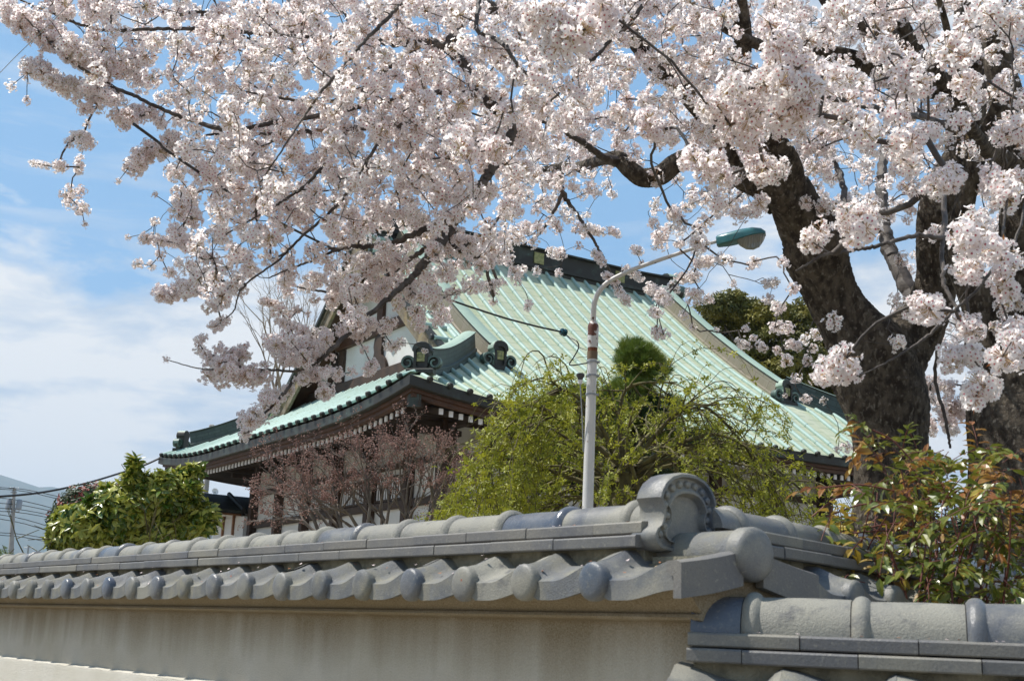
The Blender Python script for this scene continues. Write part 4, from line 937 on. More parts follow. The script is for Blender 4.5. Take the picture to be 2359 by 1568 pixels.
def depth_at(x, y, L):
    """forward distance of the limbs near a picture position"""
    return None
CLN = []
_LX = []
for nm, pts in LA[1:] + LB[1:]:
    sp = smooth_path([np.array(p, float) for p in pts], 5)
    _LX += [(p[0], p[1], p[3]) for p in sp]
_LX = np.array(_LX)
def ydepth(x, y):
    d2 = (_LX[:, 0] - x) ** 2 + (_LX[:, 1] - y) ** 2 + 900; w = 1 / d2 ** 1.5; return float((w * _LX[:, 2]).sum() / w.sum())
def make_cherries():
    rs = np.random.RandomState(12); P = []; S = []
    def put(x, y, Y, s):
        if ((x - 1708) / 84) ** 2 + ((y - 555) / 46) ** 2 < 1: return
        P.append(at(x, y, Y)); S.append(s)
    for r, row in [(-4, GRID[0]), (-3, GRID[0]), (-2, GRID[0]), (-1, GRID[0])] + list(enumerate(GRID)):
        for c, ch in enumerate(row[:24]):
            dn = int(ch) / 10 * (1.0 if r >= 0 else .74 + .10 * r)
            if dn <= 0: continue
            x0, y0 = c * 100, r * 50 + (0)
            far = (y0 >= 550) or (12 <= c <= 15 and y0 >= 330) or (c >= 18 and y0 >= 330)
            n_target = -math.log(1 - min(dn * .94, .87)) * 5000
            area = 0
            while area < n_target:
                x = x0 + rs.uniform(0, 100); y = y0 + rs.uniform(0, 50)
                Y = ydepth(x, y)
                if far and c >= 12: Y = rs.uniform(10.5, 13.0) if rs.rand() < .8 else Y + rs.normal() * .4
                elif c >= 15: Y = Y + (rs.normal() * .5 if rs.rand() < .5 else rs.uniform(-2.2, 1.5))
                else: Y = Y + rs.normal() * .42 + (rs.uniform(1.0, 3.0) if rs.rand() < .22 else 0)
                s = rs.uniform(.74, 1.15) if c < 10 else rs.uniform(.85, 1.30); rr = .062 * s * F / (Y + 1.0); a_ = math.pi * rr * rr * .62
                if Y < 4.2: Y = 4.2
                put(x, y, Y, s); area += a_
    # strings of blossom that make up the outline
    for (x0, y0, x1, y1, hw) in STR:
        L = math.hypot(x1 - x0, y1 - y0); n = max(1, int(L / (hw * .62)) + 1)
        for k in range(n):
            f = (k + .5) / n if n > 1 else .5
            x = x0 + (x1 - x0) * f; y = y0 + (y1 - y0) * f; Y = ydepth(x, y)
            if x > 1320 and y > 480: Y = 11.5 if x < 1500 else (6.8 if hw >= 17 and x < 2020 else 10.5)
            m_ = 1 if hw < 18 else 3
            for _ in range(m_):
                s = hw / F * (Y + .9) / .066 * (.92 if m_ == 1 else .72)
                j = 0 if m_ == 1 else hw * .42
                put(x + rs.normal() * j, y + rs.normal() * j * .8, Y + rs.normal() * .10, min(max(s, .35), 1.5))
    for (x, y, r, Y) in NEAR:
        for _ in range(3):
            put(x + rs.normal() * r * .30, y + rs.normal() * r * .30, Y + rs.normal() * .10, r / F * (Y + .6) / .066 * .80)
    P = np.array(P); S = np.array(S)
    TA = empty('cherry_tree', tuple(at(2050, 1300, YA) * np.array([1, 1, 0])), 'flowering cherry tree with a dark forked trunk and pale blossom spreading across the sky', 'tree', 'cherry trees in blossom')
    TB = empty('cherry_tree', tuple(at(2345, 1300, 9.2) * np.array([1, 1, 0])), 'cherry tree whose broad dark trunk is cut off by the right edge', 'tree', 'cherry trees in blossom')
    inB = np.zeros(len(P), bool)
    a = ray(2255, 0); 
    az_ = np.arctan2(P[:, 0], P[:, 1]); inB = az_ > math.atan2(at(2262, 500, 9)[0], at(2262, 500, 9)[1])
    cherry(TA, LA, P[~inB], 3); cherry(TB, LB, P[inB], 9)
    mats = [M['petal'], M['heart'], M['stalk'], M['young_leaf']]
    for T_, mk in ((TA, ~inB), (TB, inB)):
        V, lo, sz, mi = instances(BT, P[mk], S[mk], rs); npmesh('blossoms', V, lo, sz, mi, mats, T_, kind='stuff')
    print('clusters', len(P))
make_cherries()
# ------------------------------------------------------------------ other plants
def leaf_template(L, Wd, fold=.25, curl=.15, mi=0):
    """pointed leaf along +x, base at the origin, normal +z"""
    V = np.array([(0, 0, 0), (.30 * L, .42 * Wd, fold * Wd * .4), (.68 * L, .36 * Wd, fold * Wd * .3 - curl * L * .35), (L, 0, -curl * L), (.68 * L, -.36 * Wd, fold * Wd * .3 - curl * L * .35), (.30 * L, -.42 * Wd, fold * Wd * .4), (.5 * L, 0, -curl * L * .2)])
    F_ = [(0, 1, 6), (1, 2, 6), (2, 3, 6), (3, 4, 6), (4, 5, 6), (5, 0, 6)]
    return V, F_
def tpl(parts):
    """merge (V, F, mi) pieces into an instancing template with unshared loops"""
    V = []; sz = []; m_ = []
    for v, f, mi in parts:
        for q in f: V += [v[i] for i in q]; sz.append(len(q)); m_.append(mi)
    return np.array(V, float), np.array(sz), np.array(m_)
def frame(d, up=(0, 0, 1.0)):
    d = np.asarray(d, float); d = d / np.linalg.norm(d); y = np.cross(up, d); n = np.linalg.norm(y); y = y / n if n > 1e-6 else np.array([0, 1.0, 0]); z = np.cross(d, y)
    return np.stack([d, y, z], 1)
def frames(D, U):
    D = D / np.linalg.norm(D, axis=1)[:, None]; Y = np.cross(U, D); Y /= np.maximum(np.linalg.norm(Y, axis=1), 1e-6)[:, None]; Z = np.cross(D, Y)
    return np.stack([D, Y, Z], 2)
def seg_mesh(name, P0, P1, R0, R1, m, parent, S=5, kind=None):
    P0, P1, R0, R1 = map(lambda q: np.asarray(q, float), (P0, P1, R0, R1))
    d = P1 - P0; d /= np.maximum(np.linalg.norm(d, axis=1), 1e-6)[:, None]; ref = np.cross(d, np.array([.3, .5, .81])); ref /= np.linalg.norm(ref, axis=1)[:, None]; bi = np.cross(d, ref)
    V = np.zeros((len(P0), 2, S, 3))
    for k in range(S):
        a = 2 * math.pi * k / S; e = math.cos(a) * ref + math.sin(a) * bi; V[:, 0, k] = P0 + e * R0[:, None] - d * R0[:, None] * .4; V[:, 1, k] = P1 + e * R1[:, None]
    b = (np.arange(len(P0)) * 2 * S)[:, None, None]; q = np.array([[k, (k + 1) % S, S + (k + 1) % S, S + k] for k in range(S)])[None]
    return npmesh(name, V.reshape(-1, 3), (b + q).ravel(), np.full(len(P0) * S, 4), np.zeros(len(P0) * S), [m], parent, smooth=True, kind=kind)
class Grow:                                   # recursive branching
    def __init__(s, seed): s.rs = np.random.RandomState(seed); s.P0 = []; s.P1 = []; s.R0 = []; s.R1 = []; s.tips = []; s.along = []
    def go(s, p, d, L, r, lev, spread=.5, ratio=.74, up=0.0, step=.12, wig=.10, kids=(2, 3), stop=None, leaf_lev=1):
        d = np.asarray(d, float) / np.linalg.norm(d); n = max(2, int(L / step)); r1 = r * .72
        for i in range(n):
            q = p + d * (L / n); ra = r + (r1 - r) * i / n; rb = r + (r1 - r) * (i + 1) / n
            s.P0.append(p); s.P1.append(q); s.R0.append(ra); s.R1.append(rb); p = q
            if lev <= leaf_lev: s.along.append((p, d.copy()))
            d = d + s.rs.normal(size=3) * wig + np.array([0, 0, up]) * .1; d /= np.linalg.norm(d)
            if lev > 0 and i > 0 and s.rs.rand() < .35:
                e = d + s.rs.normal(size=3) * spread * 1.2; s.go(p, e, L * ratio * s.rs.uniform(.5, .9), rb * .6, lev - 1, spread, ratio, up, step, wig, kids, stop, leaf_lev)
        if lev > 0 and (stop is None or stop(p)):
            for _ in range(s.rs.randint(kids[0], kids[1] + 1)):
                e = d + s.rs.normal(size=3) * spread; s.go(p, e, L * ratio * s.rs.uniform(.75, 1.15), r1 * .8, lev - 1, spread, ratio, up, step, wig, kids, stop, leaf_lev)
        else: s.tips.append((p, d))
    def mesh(s, name, m, parent, S=5, kind=None): return seg_mesh(name, s.P0, s.P1, s.R0, s.R1, m, parent, S, kind)
def ground_at(p): return (p[0], p[1], 0)

M['leaf_gloss'] = mat('glossy_evergreen_leaf', (.06, .13, .014), .28, (.18, .22, .03), 6, .40, .62, spec=.6, trans=.22)
M['leaf_gloss_new'] = mat('yellow_green_new_leaf', (.36, .38, .05), .33, (.46, .46, .10), 9, .4, .6, spec=.5, trans=.25)
M['leaf_weep'] = mat('spring_green_leaf', (.38, .38, .03), .5, (.25, .285, .03), 5, .4, .6, trans=.35)
M['leaf_red'] = mat('red_new_growth', (.35, .06, .04), .5, (.20, .05, .03), 9, .4, .6, trans=.2)
M['leaf_dark'] = mat('dark_green_leaf', (.02, .045, .012), .5, (.04, .07, .016), 3, .4, .6, trans=.15)
M['needle'] = mat('pine_needle', (.12, .19, .03), .5, (.20, .25, .04), 4, .4, .6, trans=.1)
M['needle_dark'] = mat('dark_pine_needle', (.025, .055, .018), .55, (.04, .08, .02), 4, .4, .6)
M['bud'] = mat('pink_red_bud', (.24, .125, .10), .65, (.33, .19, .145), 8, .4, .6)
M['twig_grey'] = mat('grey_brown_twig', (.12, .095, .075), .8, (.20, .17, .14), 6, .4, .6)
M['twig_moss'] = mat('mossy_bark', (.085, .07, .035), .9, (.16, .145, .06), 7, .4, .6, bump=.5, bscale=40)
M['twig_pale'] = mat('pale_bare_twig', (.25, .20, .16), .8)
M['olive'] = mat('olive_crown_leaf', (.11, .115, .014), .55, (.21, .185, .022), 1.2, .40, .60, trans=.15, col3=(.035, .05, .012), n3=.9, lo3=.55, hi3=.72)
M['nan_green'] = mat('olive_green_leaflet', (.11, .15, .022), .32, (.21, .21, .03), 8, .4, .6, spec=.6, trans=.3)
M['nan_red'] = mat('bronze_red_leaflet', (.27, .10, .028), .32, (.34, .20, .045), 12, .4, .6, spec=.6, trans=.3)
M['nan_yellow'] = mat('yellow_leaflet', (.42, .33, .035), .4, (.34, .22, .04), 12, .4, .6, spec=.5, trans=.35)
M['stem_red'] = mat('red_brown_stem', (.13, .035, .02), .6)

def rosettes(P, N, n_leaf, L, Wd, rs, mats, parent, name, mi_fn, jitter=.35, lift_=.35):
    """whorls of leaves round each growing tip"""
    V0, F0 = leaf_template(L, Wd); Vt = np.array([V0[i] for f in F0 for i in f]); D = []; O = []; U = []; S = []; Mi = []
    for p, n in zip(P, N):
        n = n / np.linalg.norm(n); a = np.cross(n, rs.normal(size=3)); a /= np.linalg.norm(a); b = np.cross(n, a); k = rs.randint(n_leaf[0], n_leaf[1] + 1); ph = rs.uniform(0, 6.28); mi = mi_fn(p, rs)
        for i in range(k):
            t = ph + 2 * math.pi * i / k * (1 if i < k else 1) + rs.normal() * .2; lf = lift_ + rs.normal() * .28; e = math.cos(t) * a + math.sin(t) * b + n * lf + rs.normal(size=3) * jitter * .3
            D.append(e); O.append(p - n * .01 * i); U.append(n + rs.normal(size=3) * jitter); S.append(rs.uniform(.6, 1.1)); Mi.append(mi)
    D, O, U, S, Mi = map(np.array, (D, O, U, S, Mi)); R = frames(D, U)
    V = np.einsum('nij,vj->nvi', R * S[:, None, None], Vt) + O[:, None, :]
    return npmesh(name, V.reshape(-1, 3), np.arange(len(D) * len(Vt)), np.full(len(D) * 6, 3), np.repeat(Mi, 6), mats, parent, kind='stuff')
def ellipsoid_pts(c, r, n, rs, shell=.55):
    d = rs.normal(size=(n, 3)); d /= np.linalg.norm(d, axis=1)[:, None]; q = rs.uniform(shell, 1.0, n)[:, None] ** .6
    return c + d * q * r, d

# glossy evergreen shrub on the left, in front of the hall's far corner
def evergreen():
    rs = np.random.RandomState(5); Y = 11.0; u = Y / F
    lobes = [(195, 1220, 80, 55), (285, 1172, 75, 55), (370, 1135, 62, 52), (422, 1108, 40, 32), (318, 1118, 34, 36), (310, 1068, 10, 18), (300, 1095, 12, 12), (450, 1082, 22, 14), (472, 1195, 34, 38), (150, 1192, 22, 32), (330, 1230, 150, 55), (400, 1190, 70, 50), (440, 1140, 22, 30), (210, 1155, 10, 14), (245, 1125, 10, 10), (130, 1240, 22, 30)]
    root = empty('evergreen_shrub', ground_at(at(310, 1250, Y)), 'broad glossy yellow-green evergreen shrub behind the wall at the left', 'shrub')
    P = []; N = []
    for x, y, rx, ry in lobes:
        c = at(x, y, Y + rs.uniform(-.15, .3)); n = int(rx * ry / 11) + 6
        p, d = ellipsoid_pts(c, np.array([rx * u, rx * u * .8, ry * u]), n, rs); k = (d[:, 1] < .45); P += list(p[k]); N += list(d[k] + np.array([0, -.15, .45]))
    P = np.array(P); N = np.array(N)
    rosettes(P, N, (6, 9), .105, .042, rs, [M['leaf_gloss'], M['leaf_gloss_new']], root, 'foliage', lambda p, r: int(r.rand() < .55))
    g = Grow(3); b = at(310, 1330, Y + .3)
    for k in range(9): g.go(np.array([b[0] + rs.normal() * .15, b[1], max(b[2] - .6, .1)]), (rs.normal() * .8, rs.normal() * .3, 1.0), .55, .022, 3, .55, .75, step=.15)
    g.mesh('branches', M['twig_moss'], root)
    mb = MB(); mb.tube([(b[0], b[1], 0), (b[0] + .03, b[1], .7), (b[0], b[1], max(b[2] - .5, .3))], [.07, .06, .05], 10); mb.build('trunk', M['twig_moss'], root)
    # red-tipped shrub behind it
    Y = 17.0; u = Y / F; root = empty('red_tipped_shrub', ground_at(at(215, 1250, Y)), 'dark shrub with red new leaves rising behind the glossy evergreen shrub', 'shrub')
    P = []; N = []
    for x, y, rx, ry in ((215, 1160, 80, 50), (165, 1180, 45, 45), (250, 1150, 50, 42), (130, 1195, 22, 24)):
        p, d = ellipsoid_pts(at(x, y, Y), np.array([rx * u, rx * u, ry * u]), int(rx * ry / 6), rs); P += list(p); N += list(d + np.array([0, -.2, .3]))
    rosettes(P, N, (5, 7), .085, .032, rs, [M['leaf_dark'], M['leaf_red']], root, 'foliage', lambda p, r: int(r.rand() < .25))
    g = Grow(4); b = at(205, 1300, Y)
    for k in range(7): g.go(np.array([b[0] + rs.normal() * .2, b[1], b[2] - .3]), (rs.normal() * .5, 0, 1.0), .28, .02, 3, .5)
    g.mesh('branches', M['twig_grey'], root)
    mb = MB(); mb.tube([(b[0], b[1], 0), (b[0], b[1], b[2])], [.08, .05], 8); mb.build('trunk', M['twig_grey'], root)
    # a thin bare sapling beside it
    root = empty('bare_sapling', ground_at(at(112, 1290, 15)), 'thin bare sapling just left of the red-tipped shrub', 'sapling'); g = Grow(8)
    b = at(134, 1290, 15); g.go(np.array([b[0], b[1], 0]), (0, 0, 1), b[2] + .35, .02, 0, wig=.02); g.go(np.array(g.tips[0][0]), (-.15, 0, 1), .13, .008, 2, .5, .7, step=.08); g.mesh('branches', M['twig_grey'], root)
evergreen()

# weeping tree with small spring leaves
def weeping():
    rs = np.random.RandomState(21); Y = 13.0; base = at(1440, 1300, Y); root = empty('weeping_tree', ground_at(base), 'wide weeping tree with arching bare-looking branches and small yellow-green leaves in front of the hall', 'tree')
    top = at(1440, 1090, Y); mb = MB()
    gnarl(mb, [np.array([base[0], base[1], 0]), np.array([base[0] + .05, base[1], 1.2]), np.array([top[0] - .05, top[1], top[2] - .3]), top], [.15, .13, .11, .10], 16, 4, .12); mb.build('trunk', M['twig_moss'], root)
    u = Y / F; P0 = []; P1 = []; R0 = []; R1 = []; lp = []; ld = []
    dome = [at(x, y, Y) for x, y in ((1000, 1190), (1060, 1110), (1120, 1010), (1190, 930), (1300, 885), (1450, 870), (1600, 875), (1700, 930), (1800, 1010), (1870, 1090), (1920, 1190))]
    dx_, dz_ = [q[0] for q in dome], [q[2] for q in dome]
    zl = lambda p: float(np.interp(p[0], dx_, dz_))
    def strand(p, d, L, r, droop, leafy, lev):
        n = max(3, int(L / .09)); d = np.array(d, float); d /= np.linalg.norm(d)
        for i in range(n):
            q = p + d * (L / n); ra = r * (1 - .8 * i / n); rb = r * (1 - .8 * (i + 1) / n); P0.append(p); P1.append(q); R0.append(max(ra, .0022)); R1.append(max(rb, .002)); p = q
            d = d + rs.normal(size=3) * .10 + np.array([0, 0, -droop * (.4 + 1.4 * i / n)])
            if p[2] > zl(p) and rs.rand() < .8: d[2] -= .35
            d /= np.linalg.norm(d)
            if leafy and (i > n * .25 or lev == 0):
                for _ in range(rs.randint(1, 6)): lp.append(p + rs.normal(size=3) * .02); ld.append(d + rs.normal(size=3) * .8)
            if lev > 0 and i > n * .2 and rs.rand() < (.42 if lev == 2 else .40):
                e = d + rs.normal(size=3) * .55; e[2] -= .05; strand(p, e, L * rs.uniform(.35, .7), max(ra * .55, .004), droop * 1.35, True, lev - 1)
        return p
    for k in range(34):
        a = rs.uniform(0, 2 * math.pi); out = rs.uniform(.7, 1.5); right = math.cos(a)
        L = rs.uniform(1.2, 2.0) * (1.05 if right < 0 else 1.15)
        s0 = top + np.array([rs.normal() * .12, rs.normal() * .1, rs.uniform(-.35, .05)])
        strand(s0, (right * out, math.sin(a) * out * .6, rs.uniform(.1, .85)), L, rs.uniform(.018, .036), .085, True, 2)
    for (x0, y0, x1, y1, x2, y2) in ((1440, 1080, 1400, 930, 1170, 1000), (1440, 1080, 1300, 900, 1090, 1060), (1440, 1090, 1600, 930, 1760, 1080), (1440, 1090, 1650, 1000, 1850, 1130), (1430, 1060, 1440, 900, 1560, 880), (1430, 1060, 1330, 930, 1260, 870), (1440, 1080, 1250, 940, 1130, 930), (1450, 1080, 1550, 960, 1650, 930)):
        pts = smooth_path([at(x0, y0, Y), at(x1, y1, Y - rs.uniform(0, .8)), at(x2, y2, Y - rs.uniform(0, 1.2))], 10)
        for i in range(len(pts) - 1):
            r0 = .030 * (1 - .75 * i / len(pts)); P0.append(pts[i]); P1.append(pts[i + 1]); R0.append(r0); R1.append(.030 * (1 - .75 * (i + 1) / len(pts)))
            if i > 4 and rs.rand() < .8: strand(pts[i], (pts[i + 1] - pts[i]) + rs.normal(size=3) * .05 + np.array([0, 0, -.02]), rs.uniform(.5, 1.2), .010, .12, True, 1)
    seg_mesh('branches', P0, P1, R0, R1, M['twig_moss'], root)
    lp, ld = np.array(lp), np.array(ld); x = (lp[:, 0] - top[0]); keep = rs.rand(len(lp)) < np.where(x < 0, .85, .48)
    keep &= (lp[:, 2] < np.interp(lp[:, 0], dx_, dz_) + .02) | (rs.rand(len(lp)) < .16); lp, ld = lp[keep], ld[keep]
    V0, F0 = leaf_template(.036, .018); parts = []
    for a in (0, 2.1, 4.2, 1.0, 3.3):
        c_, s_ = math.cos(a), math.sin(a); Rz = np.array([[c_, -s_, 0], [s_, c_, 0], [0, 0, 1]]); parts.append(((V0 + np.array([.004, 0, 0])) @ Rz.T, F0, 0))
    T = [tpl(parts[:4]), tpl(parts[:3]), tpl(parts)]
    V, lo, sz, mi = instances(T, lp, rs.uniform(.75, 1.35, len(lp)), rs); npmesh('foliage', V, lo, sz, mi, [M['leaf_weep']], root, kind='stuff')
weeping()

# clipped pine behind it
def pine():
    rs = np.random.RandomState(31); Y = 16.0; u = Y / F; b = at(1440, 1300, Y); root = empty('clipped_pine', ground_at(b), 'clipped garden pine whose round bright green top rises above the weeping tree', 'tree')
    tr = [np.array([b[0], b[1], 0]), at(1430, 1150, Y), at(1480, 1010, Y), at(1455, 930, Y), at(1468, 850, Y)]
    mb = MB(); sp = smooth_path(tr, 6); gnarl(mb, sp, [.16 * (1 - .75 * i / len(sp)) for i in range(len(sp))], 14, 3, .15); mb.build('trunk', M['bark'], root)
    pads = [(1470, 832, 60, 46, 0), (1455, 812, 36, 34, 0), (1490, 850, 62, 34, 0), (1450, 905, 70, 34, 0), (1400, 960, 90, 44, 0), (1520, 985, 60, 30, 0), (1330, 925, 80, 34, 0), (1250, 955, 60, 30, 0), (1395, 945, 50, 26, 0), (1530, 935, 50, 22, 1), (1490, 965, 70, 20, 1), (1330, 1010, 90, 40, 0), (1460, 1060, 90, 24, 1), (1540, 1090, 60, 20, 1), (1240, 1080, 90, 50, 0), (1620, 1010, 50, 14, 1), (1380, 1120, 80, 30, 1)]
    for x, y, rx, ry, dk in pads:
        j = len(mb.v); c = at(x, y, Y)
        m2 = MB(); m2.tube([at(1465, min(y + 60, 1150), Y), (np.array(at(1465, y + 40, Y)) + c) / 2 - UP * .1, c - UP * ry * u * .5], [.05, .035, .02], 7); m2.build('branch', M['bark'], root)
        n = int(rx * ry / 9) + 10; p, d = ellipsoid_pts(c, np.array([rx * u, rx * u, ry * u]) * .86, n, rs, .35); D = []; O = []
        for q, e in zip(p, d):
            ax = e + np.array([0, 0, .55]); ax /= np.linalg.norm(ax)
            for _ in range(34): v = ax + rs.normal(size=3) * .52; D.append(v); O.append(q)
        D, O = np.array(D), np.array(O); R = frames(D, rs.normal(size=D.shape)); Ln = .11; w_ = .0032
        Vt = np.array([(0, -w_, 0), (0, w_, 0), (Ln, w_ * .3, 0), (Ln, -w_ * .3, 0)]); V = np.einsum('nij,vj->nvi', R * rs.uniform(.7, 1.1, len(D))[:, None, None], Vt) + O[:, None, :]
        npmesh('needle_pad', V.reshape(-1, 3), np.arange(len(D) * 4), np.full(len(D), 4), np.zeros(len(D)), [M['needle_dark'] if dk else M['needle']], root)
pine()

# shrub with red buds
def maple():
    rs = np.random.RandomState(41); Y = 15.0; root = empty('red_budded_shrub', ground_at(at(860, 1300, Y)), 'leafless shrub of fanning branches dotted with pink-red buds before the white hall walls', 'shrub'); g = Grow(6)
    def stop(p): return True
    ctr = at(850, 1105, Y); RX_, RZ_ = 255 * Y / F, 165 * Y / F
    g_lim = lambda p: ((p[0] - ctr[0]) / RX_) ** 2 + (max(0, p[2] - ctr[2]) / RZ_) ** 2 < 1.0
    for (x, dx) in ((745, -.5), (840, .1), (915, .6), (960, -.3), (780, .15), (790, -.9), (800, -.45), (850, -.75), (880, -.1), (880, .2), (905, -.35), (960, .35), (985, .15), (990, .5), (930, .05), (760, -1.5), (820, -1.2), (1000, .8), (860, -1.6), (900, -1.1), (940, .9)):
        b = at(x, 1250, Y + rs.uniform(-.3, .3)); g.go(b, (dx, rs.normal() * .25, 1.0), .42, .026, 5, .34, .80, .3, .11, .07, (2, 2), g_lim, 2)
    b = at(880, 1260, Y)
    g.mesh('branches', M['twig_grey'], root, 5)
    mb = MB(); mb.tube([(b[0], b[1], 0), (b[0] + .05, b[1], b[2] * .6), (b[0], b[1], b[2])], [.10, .09, .07], 10); mb.build('trunk', M['twig_moss'], root)
    P = np.array([p for p, d in g.tips] + [p for p, d in g.along if rs.rand() < .8]); 
    o = []; V = []
    oct_ = np.array([(1, 0, 0), (0, .45, 0), (0, 0, .45), (0, -.45, 0), (0, 0, -.45), (-.6, 0, 0)]); fo = [(0, 1, 2), (0, 2, 3), (0, 3, 4), (0, 4, 1), (5, 2, 1), (5, 3, 2), (5, 4, 3), (5, 1, 4)]
    parts = []
    for k in range(3): parts.append((oct_ * .0155 + rs.normal(size=3) * .016, fo, 0))
    T = [tpl(parts), tpl(parts[:2])]
    print('maple buds', len(P), 'segs', len(g.P0))
    if len(P) > 26000: P = P[rs.choice(len(P), 26000, replace=False)]
    V, lo, sz, mi = instances(T, P, rs.uniform(.7, 1.2, len(P)), rs); npmesh('buds', V, lo, sz, mi, [M['bud']], root, kind='stuff')
maple()

# nandina in front of the right-hand wall
def nandina():
    rs = np.random.RandomState(51); Y = 3.75
    root = empty('red_leaved_shrub', ground_at(at(2200, 1300, Y)), 'leafy shrub with bronze-red and yellow-green pointed leaflets above the low wall at the right', 'shrub')
    P0 = []; P1 = []; R0 = []; R1 = []; LP = []; LD = []; LM = []
    V0, F0 = leaf_template(.048, .025, .35, .22); Vt = np.array([V0[i] for f in F0 for i in f])
    def seg(a, b, r0, r1): P0.append(a); P1.append(b); R0.append(r0); R1.append(r1)
    def frond(p, d, L, col):
        d = d / np.linalg.norm(d); side = np.cross(d, UP); side /= max(np.linalg.norm(side), 1e-6); n = rs.randint(3, 6); q0 = p
        for i in range(n + 1):
            q = q0 + d * L / n; seg(q0, q, .0016, .0012); q0 = q; d = d + np.array([0, 0, -.13]) + rs.normal(size=3) * .05; d /= np.linalg.norm(d)
            for sg in (-1, 1):
                if i == n and sg == 1: e = d + UP * -.2
                else: e = side * sg * .9 + d * .55 + UP * rs.uniform(-.45, .2)
                LP.append(q + e * .006); LD.append(e + rs.normal(size=3) * .18); LM.append(col if rs.rand() < .86 else rs.choice([0, 0, 1, 2]))
    dens = [(2010, 1000, 25, 1), (2060, 1040, 30, 1), (2110, 1075, 50, 1), (2210, 1095, 60, 1), (2300, 1100, 60, 1), (2330, 1180, 60, 1), (2270, 1170, 70, 1), (2190, 1130, 70, 1), (2110, 1110, 60, 1), (2130, 1180, 60, 0), (2200, 1200, 70, 0), (2070, 1180, 50, 0), (2060, 1240, 50, 2), (1990, 1230, 60, 2), (2120, 1260, 60, 0), (2200, 1290, 70, 0), (2290, 1260, 70, 0), (2340, 1300, 60, 0), (2270, 1340, 60, 0), (2180, 1350, 60, 0), (2090, 1340, 60, 0), (2020, 1330, 40, 2), (1940, 1300, 30, 2), (1925, 1330, 22, 2), (2010, 1350, 40, 2), (1920, 1180, 20, 1), (1960, 1130, 30, 1), (1900, 1245, 25, 2), (2345, 1040, 26, 1), (2180, 1045, 24, 1), (2060, 1110, 30, 1), (2140, 1330, 50, 0), (2240, 1370, 50, 0), (2340, 1360, 50, 0)]
    for x, y, r, c in dens:
        n = int(r * r / 500) + 2
        for _ in range(n):
            xx, yy = x + rs.normal() * r * .5, y + rs.normal() * r * .42
            if yy > 1395: yy = 1380
            if xx < 1890 and yy < 1180: continue
            p = at(xx, yy, Y + rs.normal() * .22 + (.25 if yy < 1150 else 0)); col = [0, 1, 2][c] if rs.rand() < (.34 if c == 1 else .6) else (0 if rs.rand() < .85 else 1)
            tocam = rs.normal(size=3) * .8 + np.array([-.3, -.3, .25]); frond(p, tocam, rs.uniform(.06, .13), col)
    for k in range(26):
        x = rs.uniform(2010, 2359); y = rs.uniform(1080, 1220); a = at(x + rs.normal() * 40, 1420, Y + rs.normal() * .15); b = at(x, y, Y + rs.normal() * .2); pts = smooth_path([np.array([a[0], a[1], a[2] - .3]), a, (a + b) / 2 + rs.normal(size=3) * .03, b], 4)
        for i in range(len(pts) - 1): seg(pts[i], pts[i + 1], .0042 - .0002 * i, .004 - .0002 * i)
    for (x0, y0, x1, y1) in ((2060, 1130, 1890, 1125), (2050, 1160, 1905, 1190), (2080, 1220, 1850, 1260), (2080, 1330, 1900, 1330), (1990, 1120, 1870, 1190), (2100, 1060, 2010, 990), (2130, 1220, 2000, 1215)):
        pts = smooth_path([at(x0, y0, Y), at((x0 + x1) / 2, (y0 + y1) / 2 - 12, Y), at(x1, y1, Y)], 5)
        for i in range(len(pts) - 1): seg(pts[i], pts[i + 1], .0028, .0024)
    seg_mesh('stems', P0, P1, R0, R1, M['stem_red'], root, 5, 'stuff')
    D, O, Mi = np.array(LD), np.array(LP), np.array(LM); R = frames(D, np.tile(UP, (len(D), 1)) + rs.normal(size=D.shape) * .35); V = np.einsum('nij,vj->nvi', R * rs.uniform(.6, 1.15, len(D))[:, None, None], Vt) + O[:, None, :]
    npmesh('leaflets', V.reshape(-1, 3), np.arange(len(D) * len(Vt)), np.full(len(D) * 6, 3), np.repeat(Mi, 6), [M['nan_green'], M['nan_red'], M['nan_yellow']], root, kind='stuff')
nandina()

